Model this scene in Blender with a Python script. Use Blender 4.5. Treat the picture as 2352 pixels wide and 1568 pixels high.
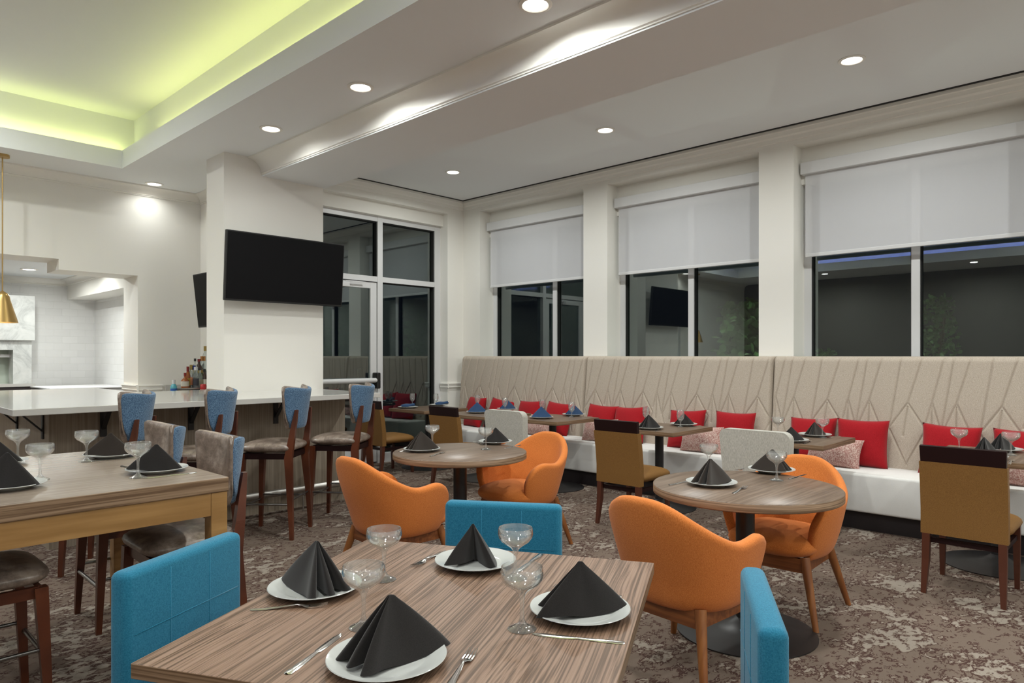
import bpy, bmesh, math, random
import numpy as np
from mathutils import Vector, Matrix
for o in list(bpy.data.objects): bpy.data.objects.remove(o)
PI = math.pi
scene = bpy.context.scene
COL = scene.collection

# ------------------------------------------------------------------ camera, world, exposure
EYE = 1.42
TH = math.radians(46.22)
cam_d = bpy.data.cameras.new('camera'); cam = bpy.data.objects.new('camera', cam_d); COL.objects.link(cam)
cam.location = (0, 0, EYE)
cam.rotation_euler = (PI/2, 0, -TH)
cam_d.sensor_width = 36.0
cam_d.lens = 1585.0/2352*36
cam_d.shift_y = (817-784)/2352.0
cam_d.clip_start = 0.02
scene.camera = cam
w = bpy.data.worlds.new('world'); scene.world = w; w.use_nodes = True
w.node_tree.nodes['Background'].inputs[0].default_value = (0.35, 0.42, 0.75, 1)
w.node_tree.nodes['Background'].inputs[1].default_value = 0.012
scene.view_settings.view_transform = 'Standard'
scene.view_settings.look = 'None'
scene.view_settings.exposure = 0.72
scene.view_settings.gamma = 1.0
scene.view_settings.use_curve_mapping = False
DOWN_W = 17.5        # power of one recessed downlight
COVE_W = 1.0        # power of one metre-ish cove strip

# ------------------------------------------------------------------ materials
MATS = {}
def mat(name, color, rough=0.6, metal=0.0, spec=0.5, **kw):
    if name in MATS: return MATS[name]
    m = bpy.data.materials.new(name); m.use_nodes = True
    b = m.node_tree.nodes['Principled BSDF']
    b.inputs['Base Color'].default_value = (*color, 1)
    b.inputs['Roughness'].default_value = rough
    b.inputs['Metallic'].default_value = metal
    b.inputs['Specular IOR Level'].default_value = spec
    for k, v in kw.items():
        b.inputs[k.replace('_', ' ')].default_value = v
    MATS[name] = m
    return m
def nodes(m): return m.node_tree.nodes, m.node_tree.links, m.node_tree.nodes['Principled BSDF']
def coords(m, scale=(1, 1, 1), kind='Object', rot=(0, 0, 0)):
    N, L, B = nodes(m)
    tc = N.new('ShaderNodeTexCoord'); mp = N.new('ShaderNodeMapping')
    mp.inputs['Scale'].default_value = scale; mp.inputs['Rotation'].default_value = rot
    L.new(tc.outputs[kind], mp.inputs['Vector']); return mp.outputs[0]
def noise(m, vec, scale, detail=3, rough=0.5, dist=0.0):
    N, L, B = nodes(m)
    n = N.new('ShaderNodeTexNoise'); n.inputs['Scale'].default_value = scale
    n.inputs['Detail'].default_value = detail; n.inputs['Roughness'].default_value = rough
    n.inputs['Distortion'].default_value = dist
    L.new(vec, n.inputs['Vector']); return n.outputs['Fac']
def ramp(m, fac, stops, mode='LINEAR'):
    N, L, B = nodes(m)
    r = N.new('ShaderNodeValToRGB'); r.color_ramp.interpolation = mode
    e = r.color_ramp.elements
    while len(e) < len(stops): e.new(0.5)
    for i, (p, c) in enumerate(stops):
        e[i].position = p; e[i].color = (*c, 1)
    L.new(fac, r.inputs[0]); return r.outputs[0]
def bump(m, fac, strength=0.3, dist=0.002):
    N, L, B = nodes(m)
    b = N.new('ShaderNodeBump'); b.inputs['Strength'].default_value = strength
    b.inputs['Distance'].default_value = dist
    L.new(fac, b.inputs['Height']); L.new(b.outputs[0], B.inputs['Normal'])
def mixc(m, fac, a, b):
    N, L, B = nodes(m)
    x = N.new('ShaderNodeMix'); x.data_type = 'RGBA'
    for s, v in ((x.inputs[0], fac), (x.inputs[6], a), (x.inputs[7], b)):
        if isinstance(v, (int, float)): s.default_value = v
        elif isinstance(v, tuple): s.default_value = (*v, 1)
        else: L.new(v, s)
    return x.outputs[2]
def math_n(m, op, a, b=0.0):
    N, L, B = nodes(m)
    x = N.new('ShaderNodeMath'); x.operation = op
    for s, v in ((x.inputs[0], a), (x.inputs[1], b)):
        if isinstance(v, (int, float)): s.default_value = v
        else: L.new(v, s)
    return x.outputs[0]
def setcol(m, c):
    N, L, B = nodes(m); L.new(c, B.inputs['Base Color'])

def paint(name, col, rough=0.62):
    m = mat(name, col, rough, spec=0.35)
    n = noise(m, coords(m), 160, 2); bump(m, n, 0.05, 0.001); return m
M_WALL = paint('warm_wall_paint', (0.84, 0.82, 0.765))
M_CEIL = paint('ceiling_paint', (0.84, 0.86, 0.865), 0.8)
M_TRIM = paint('trim_paint', (0.86, 0.84, 0.785), 0.4)
M_BLACK = mat('black_slot', (0.008, 0.008, 0.008), 0.8)

def fabric(name, c1, c2, scale=900, stretch=(1, 1, 1), rough=0.9, bs=0.35, bd=0.0012, big=None, sheen=0.2):
    m = mat(name, c1, rough, spec=0.2)
    v = coords(m, stretch)
    n = noise(m, v, scale, 2, 0.6)
    c = ramp(m, n, [(0.32, c1), (0.68, c2)])
    if big:
        nb = noise(m, coords(m), big[0], 4, 0.6)
        c = mixc(m, math_n(m, 'MULTIPLY', ramp(m, nb, [(0.35, (0, 0, 0)), (0.7, (1, 1, 1))]), big[2]), c, big[1])
    setcol(m, c); bump(m, n, bs, bd)
    m.node_tree.nodes['Principled BSDF'].inputs['Sheen Weight'].default_value = sheen
    return m
M_ORANGE = fabric('orange_fabric', (0.49, 0.125, 0.020), (0.69, 0.235, 0.058), 300, (2.0, 2.0, 0.35), sheen=0.1)
M_TEAL = fabric('teal_felt', (0.009, 0.125, 0.215), (0.026, 0.19, 0.30), 300, sheen=0.15)
M_TWEED = fabric('blue_tweed', (0.017, 0.052, 0.118), (0.14, 0.235, 0.35), 170, rough=0.95)
M_TAN = fabric('camel_fabric', (0.165, 0.080, 0.022), (0.235, 0.120, 0.036), 260, rough=0.55, sheen=0.0)
M_GREYF = fabric('pale_grey_fabric', (0.36, 0.345, 0.30), (0.54, 0.52, 0.465), 300, (1, 1, 0.2))
M_SEAT = fabric('off_white_seat_fabric', (0.78, 0.77, 0.74), (0.86, 0.85, 0.82), 300)
M_BANQ = fabric('beige_woven_fabric', (0.36, 0.30, 0.24), (0.56, 0.49, 0.41), 260, sheen=0.0)
M_RED = fabric('red_fabric', (0.27, 0.005, 0.009), (0.40, 0.010, 0.017), 260, bs=0.25, sheen=0.1)
M_PINK = fabric('pink_tweed', (0.26, 0.07, 0.06), (0.78, 0.64, 0.56), 120, rough=0.95, big=(14, (0.42, 0.16, 0.14), 0.5))
M_NAPK = fabric('charcoal_linen', (0.010, 0.0085, 0.008), (0.019, 0.016, 0.015), 700, bs=0.2)
M_NAPB = fabric('brown_black_linen', (0.018, 0.013, 0.010), (0.032, 0.024, 0.019), 700, bs=0.2)
M_NAPBL = fabric('navy_linen', (0.018, 0.045, 0.11), (0.036, 0.08, 0.17), 700, bs=0.2)

def leather():
    m = mat('taupe_leather', (0.25, 0.2, 0.17), 0.29, spec=0.6)
    v = coords(m)
    n = noise(m, v, 11, 7, 0.75); n2 = noise(m, v, 350, 3)
    c = ramp(m, n, [(0.38, (0.125, 0.092, 0.072)), (0.5, (0.215, 0.165, 0.132)), (0.64, (0.37, 0.30, 0.245))])
    setcol(m, c); bump(m, n2, 0.18, 0.001); return m
M_LEATH = leather()

def wood(name, base, dark, light, fx=1.3, fy=70.0, rough=0.35, spec=0.5, lo=0.40, hi=0.62, dist=0.02, axis='X', tone=2.0):
    m = mat(name, base, rough, spec=spec)
    N, L, B = nodes(m)
    tc = N.new('ShaderNodeTexCoord')
    sep = N.new('ShaderNodeSeparateXYZ'); L.new(tc.outputs['Object'], sep.inputs[0])
    w1 = noise(m, coords(m, (1.0, 3.0, 3.0) if axis == 'X' else (3.0, 1.0, 3.0) if axis == 'Y' else (3.0, 3.0, 1.0)), 1.3, 1.5)
    off = math_n(m, 'MULTIPLY', math_n(m, 'SUBTRACT', w1, 0.5), dist)
    ax = {'X': (0, 1, 2), 'Y': (1, 0, 2), 'Z': (2, 0, 1)}[axis]
    comb = N.new('ShaderNodeCombineXYZ')
    L.new(math_n(m, 'MULTIPLY', sep.outputs[ax[0]], fx), comb.inputs[0])
    L.new(math_n(m, 'MULTIPLY', math_n(m, 'ADD', sep.outputs[ax[1]], off), fy), comb.inputs[1])
    L.new(math_n(m, 'MULTIPLY', math_n(m, 'ADD', sep.outputs[ax[2]], off), fy), comb.inputs[2])
    n = noise(m, comb.outputs[0], 1.0, 2.5, 0.55)
    big = noise(m, coords(m, (0.5, 4, 4) if axis == 'X' else (4, 0.5, 4) if axis == 'Y' else (4, 4, 0.5)), tone, 2)
    c = ramp(m, n, [(lo, dark), (hi, base), (min(hi+0.16, 0.95), light)])
    c = mixc(m, math_n(m, 'MULTIPLY', big, 0.35), c, tuple(x*0.82 for x in base))
    setcol(m, c); bump(m, n, 0.08, 0.0006); return m
M_ZEB = wood('striped_walnut_laminate', (0.225, 0.138, 0.092), (0.076, 0.043, 0.024), (0.285, 0.19, 0.135), 0.8, 185, 0.42, 0.3, 0.40, 0.53, 0.05, tone=1.4)
M_ZEBR = wood('fine_walnut_laminate', (0.185, 0.130, 0.092), (0.11, 0.072, 0.048), (0.235, 0.172, 0.128), 2.0, 55, 0.36, 0.4, 0.38, 0.6, 0.05)
M_EDGE = mat('laminate_edge', (0.245, 0.155, 0.09), 0.42, spec=0.4)
_n = noise(M_EDGE, coords(M_EDGE, (2.0, 2.0, 170.0)), 1.0, 2.5)
setcol(M_EDGE, ramp(M_EDGE, _n, [(0.40, (0.125, 0.070, 0.036)), (0.55, (0.235, 0.148, 0.086)), (0.72, (0.30, 0.20, 0.125))]))
M_OAK = wood('honey_oak', (0.37, 0.205, 0.072), (0.28, 0.145, 0.045), (0.44, 0.26, 0.10), 2.0, 26, 0.35)
M_CHERRY = wood('cherry_wood', (0.115, 0.030, 0.012), (0.062, 0.015, 0.006), (0.165, 0.048, 0.019), 22, 3, 0.28, 0.6)
M_CHLEG = wood('amber_wood', (0.31, 0.115, 0.030), (0.19, 0.06, 0.016), (0.39, 0.165, 0.05), 30, 2.5, 0.36, 0.5, axis='X')
M_APRON = wood('amber_rail_wood', (0.25, 0.082, 0.024), (0.15, 0.045, 0.014), (0.31, 0.12, 0.035), 2, 45, 0.38, 0.5, axis='X')
M_MAHOG = mat('mahogany_leg', (0.085, 0.026, 0.014), 0.32)
M_WENGE = mat('dark_wenge', (0.013, 0.004, 0.004), 0.45, spec=0.2)
M_BARP = wood('grey_oak_panel', (0.34, 0.285, 0.22), (0.24, 0.195, 0.15), (0.41, 0.35, 0.28), 1.2, 60, 0.5, 0.3, 0.36, 0.6, 0.02, axis='Z')
M_KICK = mat('black_plinth', (0.012, 0.008, 0.009), 0.5)
M_BLKM = mat('black_powder_coat', (0.012, 0.012, 0.013), 0.42)
M_BASE = mat('bronze_black_disc', (0.028, 0.026, 0.026), 0.38, 0.3)
M_STEEL = mat('brushed_steel', (0.50, 0.48, 0.45), 0.42, 1.0)
M_CUTL = mat('polished_steel', (0.72, 0.71, 0.69), 0.14, 1.0)
M_DSTEEL = mat('dark_steel', (0.22, 0.21, 0.20), 0.3, 1.0)
M_BRASS = mat('brushed_brass', (0.55, 0.37, 0.15), 0.33, 1.0)
M_QUARTZ = mat('white_quartz', (0.54, 0.525, 0.495), 0.08, spec=0.5)
M_CHINA = mat('white_china', (0.50, 0.51, 0.49), 0.12, spec=0.6)
M_ALU = mat('white_aluminium', (0.66, 0.66, 0.66), 0.35, 0.0)
M_CASS = mat('blind_cassette', (0.66, 0.66, 0.66), 0.5)
M_TV = mat('matt_screen', (0.003, 0.003, 0.004), 0.5, spec=0.15)
M_TVB = mat('tv_bezel', (0.010, 0.010, 0.010), 0.45)
M_PLAST = mat('white_plastic', (0.8, 0.8, 0.8), 0.4)

def pane_mat():
    m = bpy.data.materials.new('window_glass'); m.use_nodes = True
    N, L = m.node_tree.nodes, m.node_tree.links
    N.remove(N['Principled BSDF'])
    g = N.new('ShaderNodeBsdfGlossy'); g.inputs['Roughness'].default_value = 0.0
    g.inputs['Color'].default_value = (0.9, 0.97, 0.95, 1)
    t = N.new('ShaderNodeBsdfTransparent'); t.inputs[0].default_value = (0.55, 0.62, 0.60, 1)
    f = N.new('ShaderNodeLayerWeight'); f.inputs[0].default_value = 0.5
    pw = N.new('ShaderNodeMath'); pw.operation = 'POWER'; pw.inputs[1].default_value = 4.0; L.new(f.outputs['Facing'], pw.inputs[0])
    a = N.new('ShaderNodeMath'); a.operation = 'MULTIPLY_ADD'; a.inputs[1].default_value = 0.8; a.inputs[2].default_value = 0.17
    mx = N.new('ShaderNodeMixShader')
    L.new(pw.outputs[0], a.inputs[0]); L.new(a.outputs[0], mx.inputs[0])
    L.new(t.outputs[0], mx.inputs[1]); L.new(g.outputs[0], mx.inputs[2])
    L.new(mx.outputs[0], N['Material Output'].inputs[0]); return m
M_PANE = pane_mat()
def glass_mat():
    m = bpy.data.materials.new('clear_glass'); m.use_nodes = True
    N, L = m.node_tree.nodes, m.node_tree.links
    N.remove(N['Principled BSDF'])
    g = N.new('ShaderNodeBsdfGlossy'); g.inputs['Roughness'].default_value = 0.03
    t = N.new('ShaderNodeBsdfTransparent'); t.inputs[0].default_value = (0.985, 0.99, 0.985, 1)
    f = N.new('ShaderNodeLayerWeight'); f.inputs[0].default_value = 0.5
    pw = N.new('ShaderNodeMath'); pw.operation = 'POWER'; pw.inputs[1].default_value = 1.5; L.new(f.outputs['Facing'], pw.inputs[0])
    a = N.new('ShaderNodeMath'); a.operation = 'MULTIPLY_ADD'; a.inputs[1].default_value = 0.85; a.inputs[2].default_value = 0.07
    d = N.new('ShaderNodeBsdfDiffuse'); d.inputs[0].default_value = (0.9, 0.92, 0.9, 1)  # white diffuse share mixed in to imitate bright sparkle on the glass
    m0 = N.new('ShaderNodeMixShader'); m0.inputs[0].default_value = 0.075
    L.new(t.outputs[0], m0.inputs[1]); L.new(d.outputs[0], m0.inputs[2]); t = m0
    mx = N.new('ShaderNodeMixShader')
    L.new(pw.outputs[0], a.inputs[0]); L.new(a.outputs[0], mx.inputs[0])
    L.new(t.outputs[0], mx.inputs[1]); L.new(g.outputs[0], mx.inputs[2])
    L.new(mx.outputs[0], N['Material Output'].inputs[0]); return m
M_GLASS = glass_mat()
def blind_mat():
    m = bpy.data.materials.new('solar_blind'); m.use_nodes = True
    N, L = m.node_tree.nodes, m.node_tree.links
    N.remove(N['Principled BSDF'])
    d = N.new('ShaderNodeBsdfDiffuse'); d.inputs[0].default_value = (0.92, 0.92, 0.94, 1)
    t = N.new('ShaderNodeBsdfTransparent')
    tl = N.new('ShaderNodeBsdfTranslucent'); tl.inputs[0].default_value = (0.6, 0.6, 0.62, 1)
    mx = N.new('ShaderNodeMixShader'); mx.inputs[0].default_value = 0.44
    m2 = N.new('ShaderNodeMixShader'); m2.inputs[0].default_value = 0.2
    L.new(d.outputs[0], m2.inputs[1]); L.new(tl.outputs[0], m2.inputs[2])
    L.new(m2.outputs[0], mx.inputs[1]); L.new(t.outputs[0], mx.inputs[2])
    L.new(mx.outputs[0], N['Material Output'].inputs[0]); return m
M_BLIND = blind_mat()
def emit(name, col, s):
    m = bpy.data.materials.new(name); m.use_nodes = True
    b = m.node_tree.nodes['Principled BSDF']
    b.inputs['Base Color'].default_value = (0.8, 0.8, 0.8, 1)
    b.inputs['Emission Color'].default_value = (*col, 1); b.inputs['Emission Strength'].default_value = s
    return m
M_LAMP = emit('downlight_diffuser', (1.0, 0.95, 0.86), 6.0)
M_LED = emit('cove_led', (0.86, 1.0, 0.20), 2.0)
M_LEDB = emit('blue_cove_led', (0.2, 0.3, 1.0), 1.2)
M_LEDW = emit('white_cove_led', (1.0, 0.96, 0.88), 1.2)

def carpet():
    m = mat('patterned_carpet', (0.2, 0.16, 0.13), 0.95, spec=0.1)
    N, L, B = nodes(m)
    v = coords(m, (1.0, 1.45, 1.0), rot=(0, 0, math.radians(8)))
    warp = N.new('ShaderNodeTexNoise'); warp.inputs['Scale'].default_value = 9; warp.inputs['Detail'].default_value = 4
    L.new(v, warp.inputs['Vector'])
    sc = N.new('ShaderNodeVectorMath'); sc.operation = 'SCALE'; sc.inputs['Scale'].default_value = 0.10
    L.new(warp.outputs['Color'], sc.inputs[0])
    ad = N.new('ShaderNodeVectorMath'); ad.operation = 'ADD'
    L.new(v, ad.inputs[0]); L.new(sc.outputs[0], ad.inputs[1])
    vv = ad.outputs[0]
    cluster = noise(m, vv, 2.6, 2)                       # where the blotches gather
    blob = noise(m, vv, 17, 3.5, 0.6)
    fine = noise(m, v, 130, 2, 0.6)
    sm = math_n(m, 'ADD', blob, math_n(m, 'MULTIPLY', math_n(m, 'SUBTRACT', cluster, 0.52), 0.85))
    sm = math_n(m, 'ADD', sm, math_n(m, 'MULTIPLY', math_n(m, 'SUBTRACT', fine, 0.5), 0.07))
    base = (0.165, 0.125, 0.099); mar = (0.056, 0.025, 0.021); pale = (0.31, 0.27, 0.225); mid = (0.20, 0.158, 0.127)
    c = ramp(m, sm, [(0.0, base), (0.480, base), (0.492, mar), (0.545, mar), (0.56, mid), (0.585, mid), (0.615, pale), (1.0, pale)])
    blob2 = noise(m, vv, 20, 3, 0.6)
    k = ramp(m, blob2, [(0.60, (0, 0, 0)), (0.62, (1, 1, 1))])
    c = mixc(m, math_n(m, 'MULTIPLY', k, 0.75), c, mar)
    dots = noise(m, v, 260, 1)
    c = mixc(m, math_n(m, 'MULTIPLY', ramp(m, dots, [(0.4, (0, 0, 0)), (0.65, (1, 1, 1))]), 0.30), c, base)
    setcol(m, c); bump(m, dots, 0.5, 0.003); return m
M_CARP = carpet()
def tile():
    m = mat('white_wall_tile', (0.80, 0.795, 0.78), 0.15, spec=0.5)
    N, L, B = nodes(m)
    tc = N.new('ShaderNodeTexCoord'); sep = N.new('ShaderNodeSeparateXYZ'); L.new(tc.outputs['Object'], sep.inputs[0])
    comb = N.new('ShaderNodeCombineXYZ')
    L.new(math_n(m, 'ADD', sep.outputs[0], sep.outputs[1]), comb.inputs[0]); L.new(sep.outputs[2], comb.inputs[1])
    b = N.new('ShaderNodeTexBrick'); b.inputs['Scale'].default_value = 1.0
    b.inputs['Brick Width'].default_value = 0.20; b.inputs['Row Height'].default_value = 0.10
    b.inputs['Mortar Size'].default_value = 0.004; b.inputs['Mortar Smooth'].default_value = 0.6
    b.inputs['Color1'].default_value = (0.80, 0.795, 0.78, 1); b.inputs['Color2'].default_value = (0.76, 0.755, 0.74, 1)
    b.inputs['Mortar'].default_value = (0.74, 0.735, 0.715, 1)
    L.new(comb.outputs[0], b.inputs['Vector']); setcol(m, b.outputs['Color'])
    n = noise(m, coords(m), 9, 2)
    bump(m, math_n(m, 'SUBTRACT', math_n(m, 'MULTIPLY', n, 0.5), b.outputs['Fac']), 0.35, 0.004); return m
M_TILE = tile()
def marble():
    m = mat('grey_marble', (0.6, 0.6, 0.6), 0.3)
    n = noise(m, coords(m), 3.0, 8, 0.65, 1.5)
    setcol(m, ramp(m, n, [(0.35, (0.42, 0.43, 0.42)), (0.5, (0.60, 0.61, 0.59)), (0.7, (0.70, 0.70, 0.68))])); return m
M_MARB = marble()

# ------------------------------------------------------------------ mesh helpers
class MB:
    """collects shapes in one bmesh"""
    def __init__(s): s.bm = bmesh.new()
    def box(s, x0, x1, y0, y1, z0, z1, bev=0.0, seg=2):
        g = bmesh.ops.create_cube(s.bm, size=1.0)['verts']
        for v in g:
            v.co = Vector((x0 if v.co.x < 0 else x1, y0 if v.co.y < 0 else y1, z0 if v.co.z < 0 else z1))
        if bev > 0:
            es = list({e for v in g for e in v.link_edges})
            bmesh.ops.bevel(s.bm, geom=es, offset=bev, segments=seg, affect='EDGES', profile=0.5)
        return s
    def tube(s, p0, p1, r0, r1=None, n=12, cap=True):
        r1 = r0 if r1 is None else r1
        p0, p1 = Vector(p0), Vector(p1); d = (p1-p0).normalized()
        a = d.cross(Vector((0, 0, 1)) if abs(d.z) < 0.9 else Vector((1, 0, 0))).normalized(); b = d.cross(a)
        R = []
        for p, r in ((p0, r0), (p1, r1)):
            R.append([s.bm.verts.new(p + (a*math.cos(2*PI*i/n) + b*math.sin(2*PI*i/n))*r) for i in range(n)])
        for i in range(n):
            s.bm.faces.new((R[0][i], R[0][(i+1) % n], R[1][(i+1) % n], R[1][i]))
        if cap: s.bm.faces.new(R[0][::-1]); s.bm.faces.new(R[1])
        return s
    def path(s, pts, r, n=8):
        pts = [Vector(p) for p in pts]; R = []
        for k, p in enumerate(pts):
            d = (pts[min(k+1, len(pts)-1)] - pts[max(k-1, 0)]).normalized()
            a = d.cross(Vector((0, 0, 1)) if abs(d.z) < 0.95 else Vector((1, 0, 0))).normalized(); b = d.cross(a)
            R.append([s.bm.verts.new(p + (a*math.cos(2*PI*i/n) + b*math.sin(2*PI*i/n))*r) for i in range(n)])
        for k in range(len(R)-1):
            for i in range(n):
                s.bm.faces.new((R[k][i], R[k][(i+1) % n], R[k+1][(i+1) % n], R[k+1][i]))
        s.bm.faces.new(R[0][::-1]); s.bm.faces.new(R[-1]); return s
    def beam(s, p0, p1, w0, d0, w1=None, d1=None, xdir=(1, 0, 0)):
        """tapered rectangular bar"""
        w1 = w0 if w1 is None else w1; d1 = d0 if d1 is None else d1
        p0, p1 = Vector(p0), Vector(p1)
        x = Vector(xdir).normalized(); dd = (p1-p0).normalized(); y = dd.cross(x).normalized()
        R = []
        for p, w_, d_ in ((p0, w0, d0), (p1, w1, d1)):
            R.append([s.bm.verts.new(p + x*(a*w_/2) + y*(b*d_/2)) for a, b in ((-1, -1), (1, -1), (1, 1), (-1, 1))])
        for i in range(4): s.bm.faces.new((R[0][i], R[0][(i+1) % 4], R[1][(i+1) % 4], R[1][i]))
        s.bm.faces.new(R[0][::-1]); s.bm.faces.new(R[1]); return s
    def chain(s, pts, secs, xdir=(1, 0, 0)):
        """bar through several points with (w,d) at each, horizontal sections"""
        x = Vector(xdir).normalized(); y = Vector((-x.y, x.x, 0)); R = []
        for p, (w_, d_) in zip(pts, secs):
            p = Vector(p); R.append([s.bm.verts.new(p + x*(a*w_/2) + y*(b*d_/2)) for a, b in ((-1, -1), (1, -1), (1, 1), (-1, 1))])
        for k in range(len(R)-1):
            for i in range(4): s.bm.faces.new((R[k][i], R[k][(i+1) % 4], R[k+1][(i+1) % 4], R[k+1][i]))
        s.bm.faces.new(R[0][::-1]); s.bm.faces.new(R[-1]); return s
    def lathe(s, prof, n=32, c=(0, 0, 0), close=False):
        R = []
        for r, z in prof:
            if r < 1e-6: R.append([s.bm.verts.new((c[0], c[1], c[2]+z))])
            else: R.append([s.bm.verts.new((c[0]+r*math.cos(2*PI*i/n), c[1]+r*math.sin(2*PI*i/n), c[2]+z)) for i in range(n)])
        seq = list(range(len(R)-1))
        pairs = [(k, k+1) for k in seq] + ([(len(R)-1, 0)] if close else [])
        for a, b in pairs:
            A, B = R[a], R[b]
            for i in range(n):
                j = (i+1) % n
                if len(A) == 1 and len(B) == 1: continue
                if len(A) == 1: s.bm.faces.new((A[0], B[j], B[i]))
                elif len(B) == 1: s.bm.faces.new((A[i], A[j], B[0]))
                else: s.bm.faces.new((A[i], A[j], B[j], B[i]))
        return s
    def prism(s, poly, z0, z1, M=None):
        lo = [s.bm.verts.new(Vector((x, y, z0))) for x, y in poly]; hi = [s.bm.verts.new(Vector((x, y, z1))) for x, y in poly]
        if M is not None:
            for v in lo+hi: v.co = M @ v.co
        n = len(poly)
        for i in range(n): s.bm.faces.new((lo[i], lo[(i+1) % n], hi[(i+1) % n], hi[i]))
        s.bm.faces.new(lo[::-1]); s.bm.faces.new(hi); return s
    def grid(s, P, closed_u=False):
        V = [[s.bm.verts.new(p) for p in row] for row in P]
        nu = len(V)
        for i in range(nu if closed_u else nu-1):
            for j in range(len(V[0])-1):
                s.bm.faces.new((V[i][j], V[(i+1) % nu][j], V[(i+1) % nu][j+1], V[i][j+1]))
        return V
    def cushion(s, w_, d_, h_, z0, e=5.0, n=40, m_=10, c=(0, 0), bulge=0.0, front=0.0):
        """superellipse pillow/seat pad lying flat"""
        rows = []
        for k in range(m_+1):
            t = -PI/2 + PI*k/m_
            cr = math.copysign(abs(math.cos(t))**0.45, math.cos(t)); cz = math.sin(t)
            row = []
            for i in range(n):
                a = 2*PI*i/n
                cx = math.copysign(abs(math.cos(a))**(2/e), math.cos(a)); cy = math.copysign(abs(math.sin(a))**(2/e), math.sin(a))
                x = cx*w_/2*cr; y = cy*d_/2*cr
                if front and y > 0: x *= 1+front*y
                z = z0 + h_/2 + cz*h_/2 + (bulge*(1-cx*cx*cr*cr)*(1-cy*cy*cr*cr) if cz > 0 else 0)
                row.append(Vector((c[0]+x, c[1]+y, z)))
            rows.append(row)
        V = s.grid([list(r)+[] for r in zip(*rows)], closed_u=True)
        s.bm.verts.ensure_lookup_table()
        bmesh.ops.remove_doubles(s.bm, verts=[v for row in V for v in row], dist=1e-5)
        return s
    def build(s, name, m, parent=None, smooth=None, sub=0, solid=None):
        me = bpy.data.meshes.new(name)
        bmesh.ops.recalc_face_normals(s.bm, faces=s.bm.faces)
        s.bm.to_mesh(me); s.bm.free()
        o = bpy.data.objects.new(name, me); COL.objects.link(o)
        if m: me.materials.append(m)
        if smooth is not None:
            me.polygons.foreach_set('use_smooth', [True]*len(me.polygons))
            if smooth < 180: me.set_sharp_from_angle(angle=math.radians(smooth))
        if solid:
            q = o.modifiers.new('solid', 'SOLIDIFY'); q.thickness = solid; q.offset = 0
        if sub:
            q = o.modifiers.new('sub', 'SUBSURF'); q.levels = sub; q.render_levels = sub
        if parent: o.parent = parent
        return o
def tag(o, label=None, cat=None, group=None, kind=None):
    if label: o['label'] = label
    if cat: o['category'] = cat
    if group: o['group'] = group
    if kind: o['kind'] = kind
    return o
def empty(name, loc=(0, 0, 0), rz=0.0):
    o = bpy.data.objects.new(name, None); COL.objects.link(o); o.location = loc; o.rotation_euler = (0, 0, rz)
    o.empty_display_size = 0.1; return o
def struct(mb, name, m, **k): return tag(mb.build(name, m, **k), kind='structure')
def copy_tree(o, parent=None):
    c = o.copy(); COL.objects.link(c)
    if parent: c.parent = parent
    for ch in list(o.children): copy_tree(ch, c)
    return c
_used = set()
def place(proto, loc, rz=0.0, label=None, group=None, cat=None):
    if proto.name in _used: o = copy_tree(proto)
    else: o = proto; _used.add(proto.name)
    o.location = loc; o.rotation_euler = (0, 0, rz)
    tag(o, label, cat, group); return o

# pixel of the photograph -> point, used to look up where things stand in the room
sT, cT = math.sin(TH), math.cos(TH)
def at(u, v, z):
    l = (u-1176)/1585.0; t = (z-EYE)/(-(v-817)/1585.0)
    return Vector(((sT+l*cT)*t, (cT-l*sT)*t, z))
def atX(u, X):
    l = (u-1176)/1585.0; return X*(cT-l*sT)/(sT+l*cT)

# ------------------------------------------------------------------ room numbers
ZL, ZB, ZR = 3.38, 3.215, 3.65            # left ceiling, beam soffit, right ceiling
XW, YD, YL = 6.75, 7.45, 8.62             # window wall, door wall, bar wall
XA, YA = -4.2, -3.6                        # far left and rear walls
ZT = 3.96                                  # tray ceiling

struct(MB().box(XA-0.1, 7.3, YA-0.1, 12.0, -0.10, 0.0), 'floor', M_CARP)
# left ceiling: four slabs round the tray opening
TX0, TX1, TY0, TY1 = -2.4, 2.39, -1.2, 7.94
c = MB()
c.box(XA, TX0, YA, YL, ZL, ZL+0.187); c.box(TX1, 3.30, YA, YL, ZL, ZL+0.187); c.box(3.30, 3.5, 6.98, YL, ZL, ZL+0.187)
c.box(TX0, TX1, YA, TY0, ZL, ZL+0.187); c.box(TX0, TX1, TY1, YL, ZL, ZL+0.187)
rc = 0.17
c.box(TX0-rc-0.1, TX0-rc, TY0-rc, TY1+rc, ZL+0.187, ZT); c.box(TX1+rc, TX1+rc+0.1, TY0-rc, TY1+rc, ZL+0.187, ZT)
c.box(TX0-rc-0.1, TX1+rc+0.1, TY0-rc-0.1, TY0-rc, ZL+0.187, ZT); c.box(TX0-rc-0.1, TX1+rc+0.1, TY1+rc, TY1+rc+0.1, ZL+0.187, ZT)
c.box(TX0-rc-0.1, TX1+rc+0.1, TY0-rc-0.1, TY1+rc+0.1, ZT, ZT+0.1)
struct(c, 'ceiling', M_CEIL)
struct(MB().box(3.95, XW+0.4, YA, YD+0.3, ZR, ZR+0.1), 'ceiling_window_side', M_CEIL)
struct(MB().box(3.255, 3.95, YA, 7.0, ZB, ZR+0.1), 'trim_ceiling_beam', M_CEIL)

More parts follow.
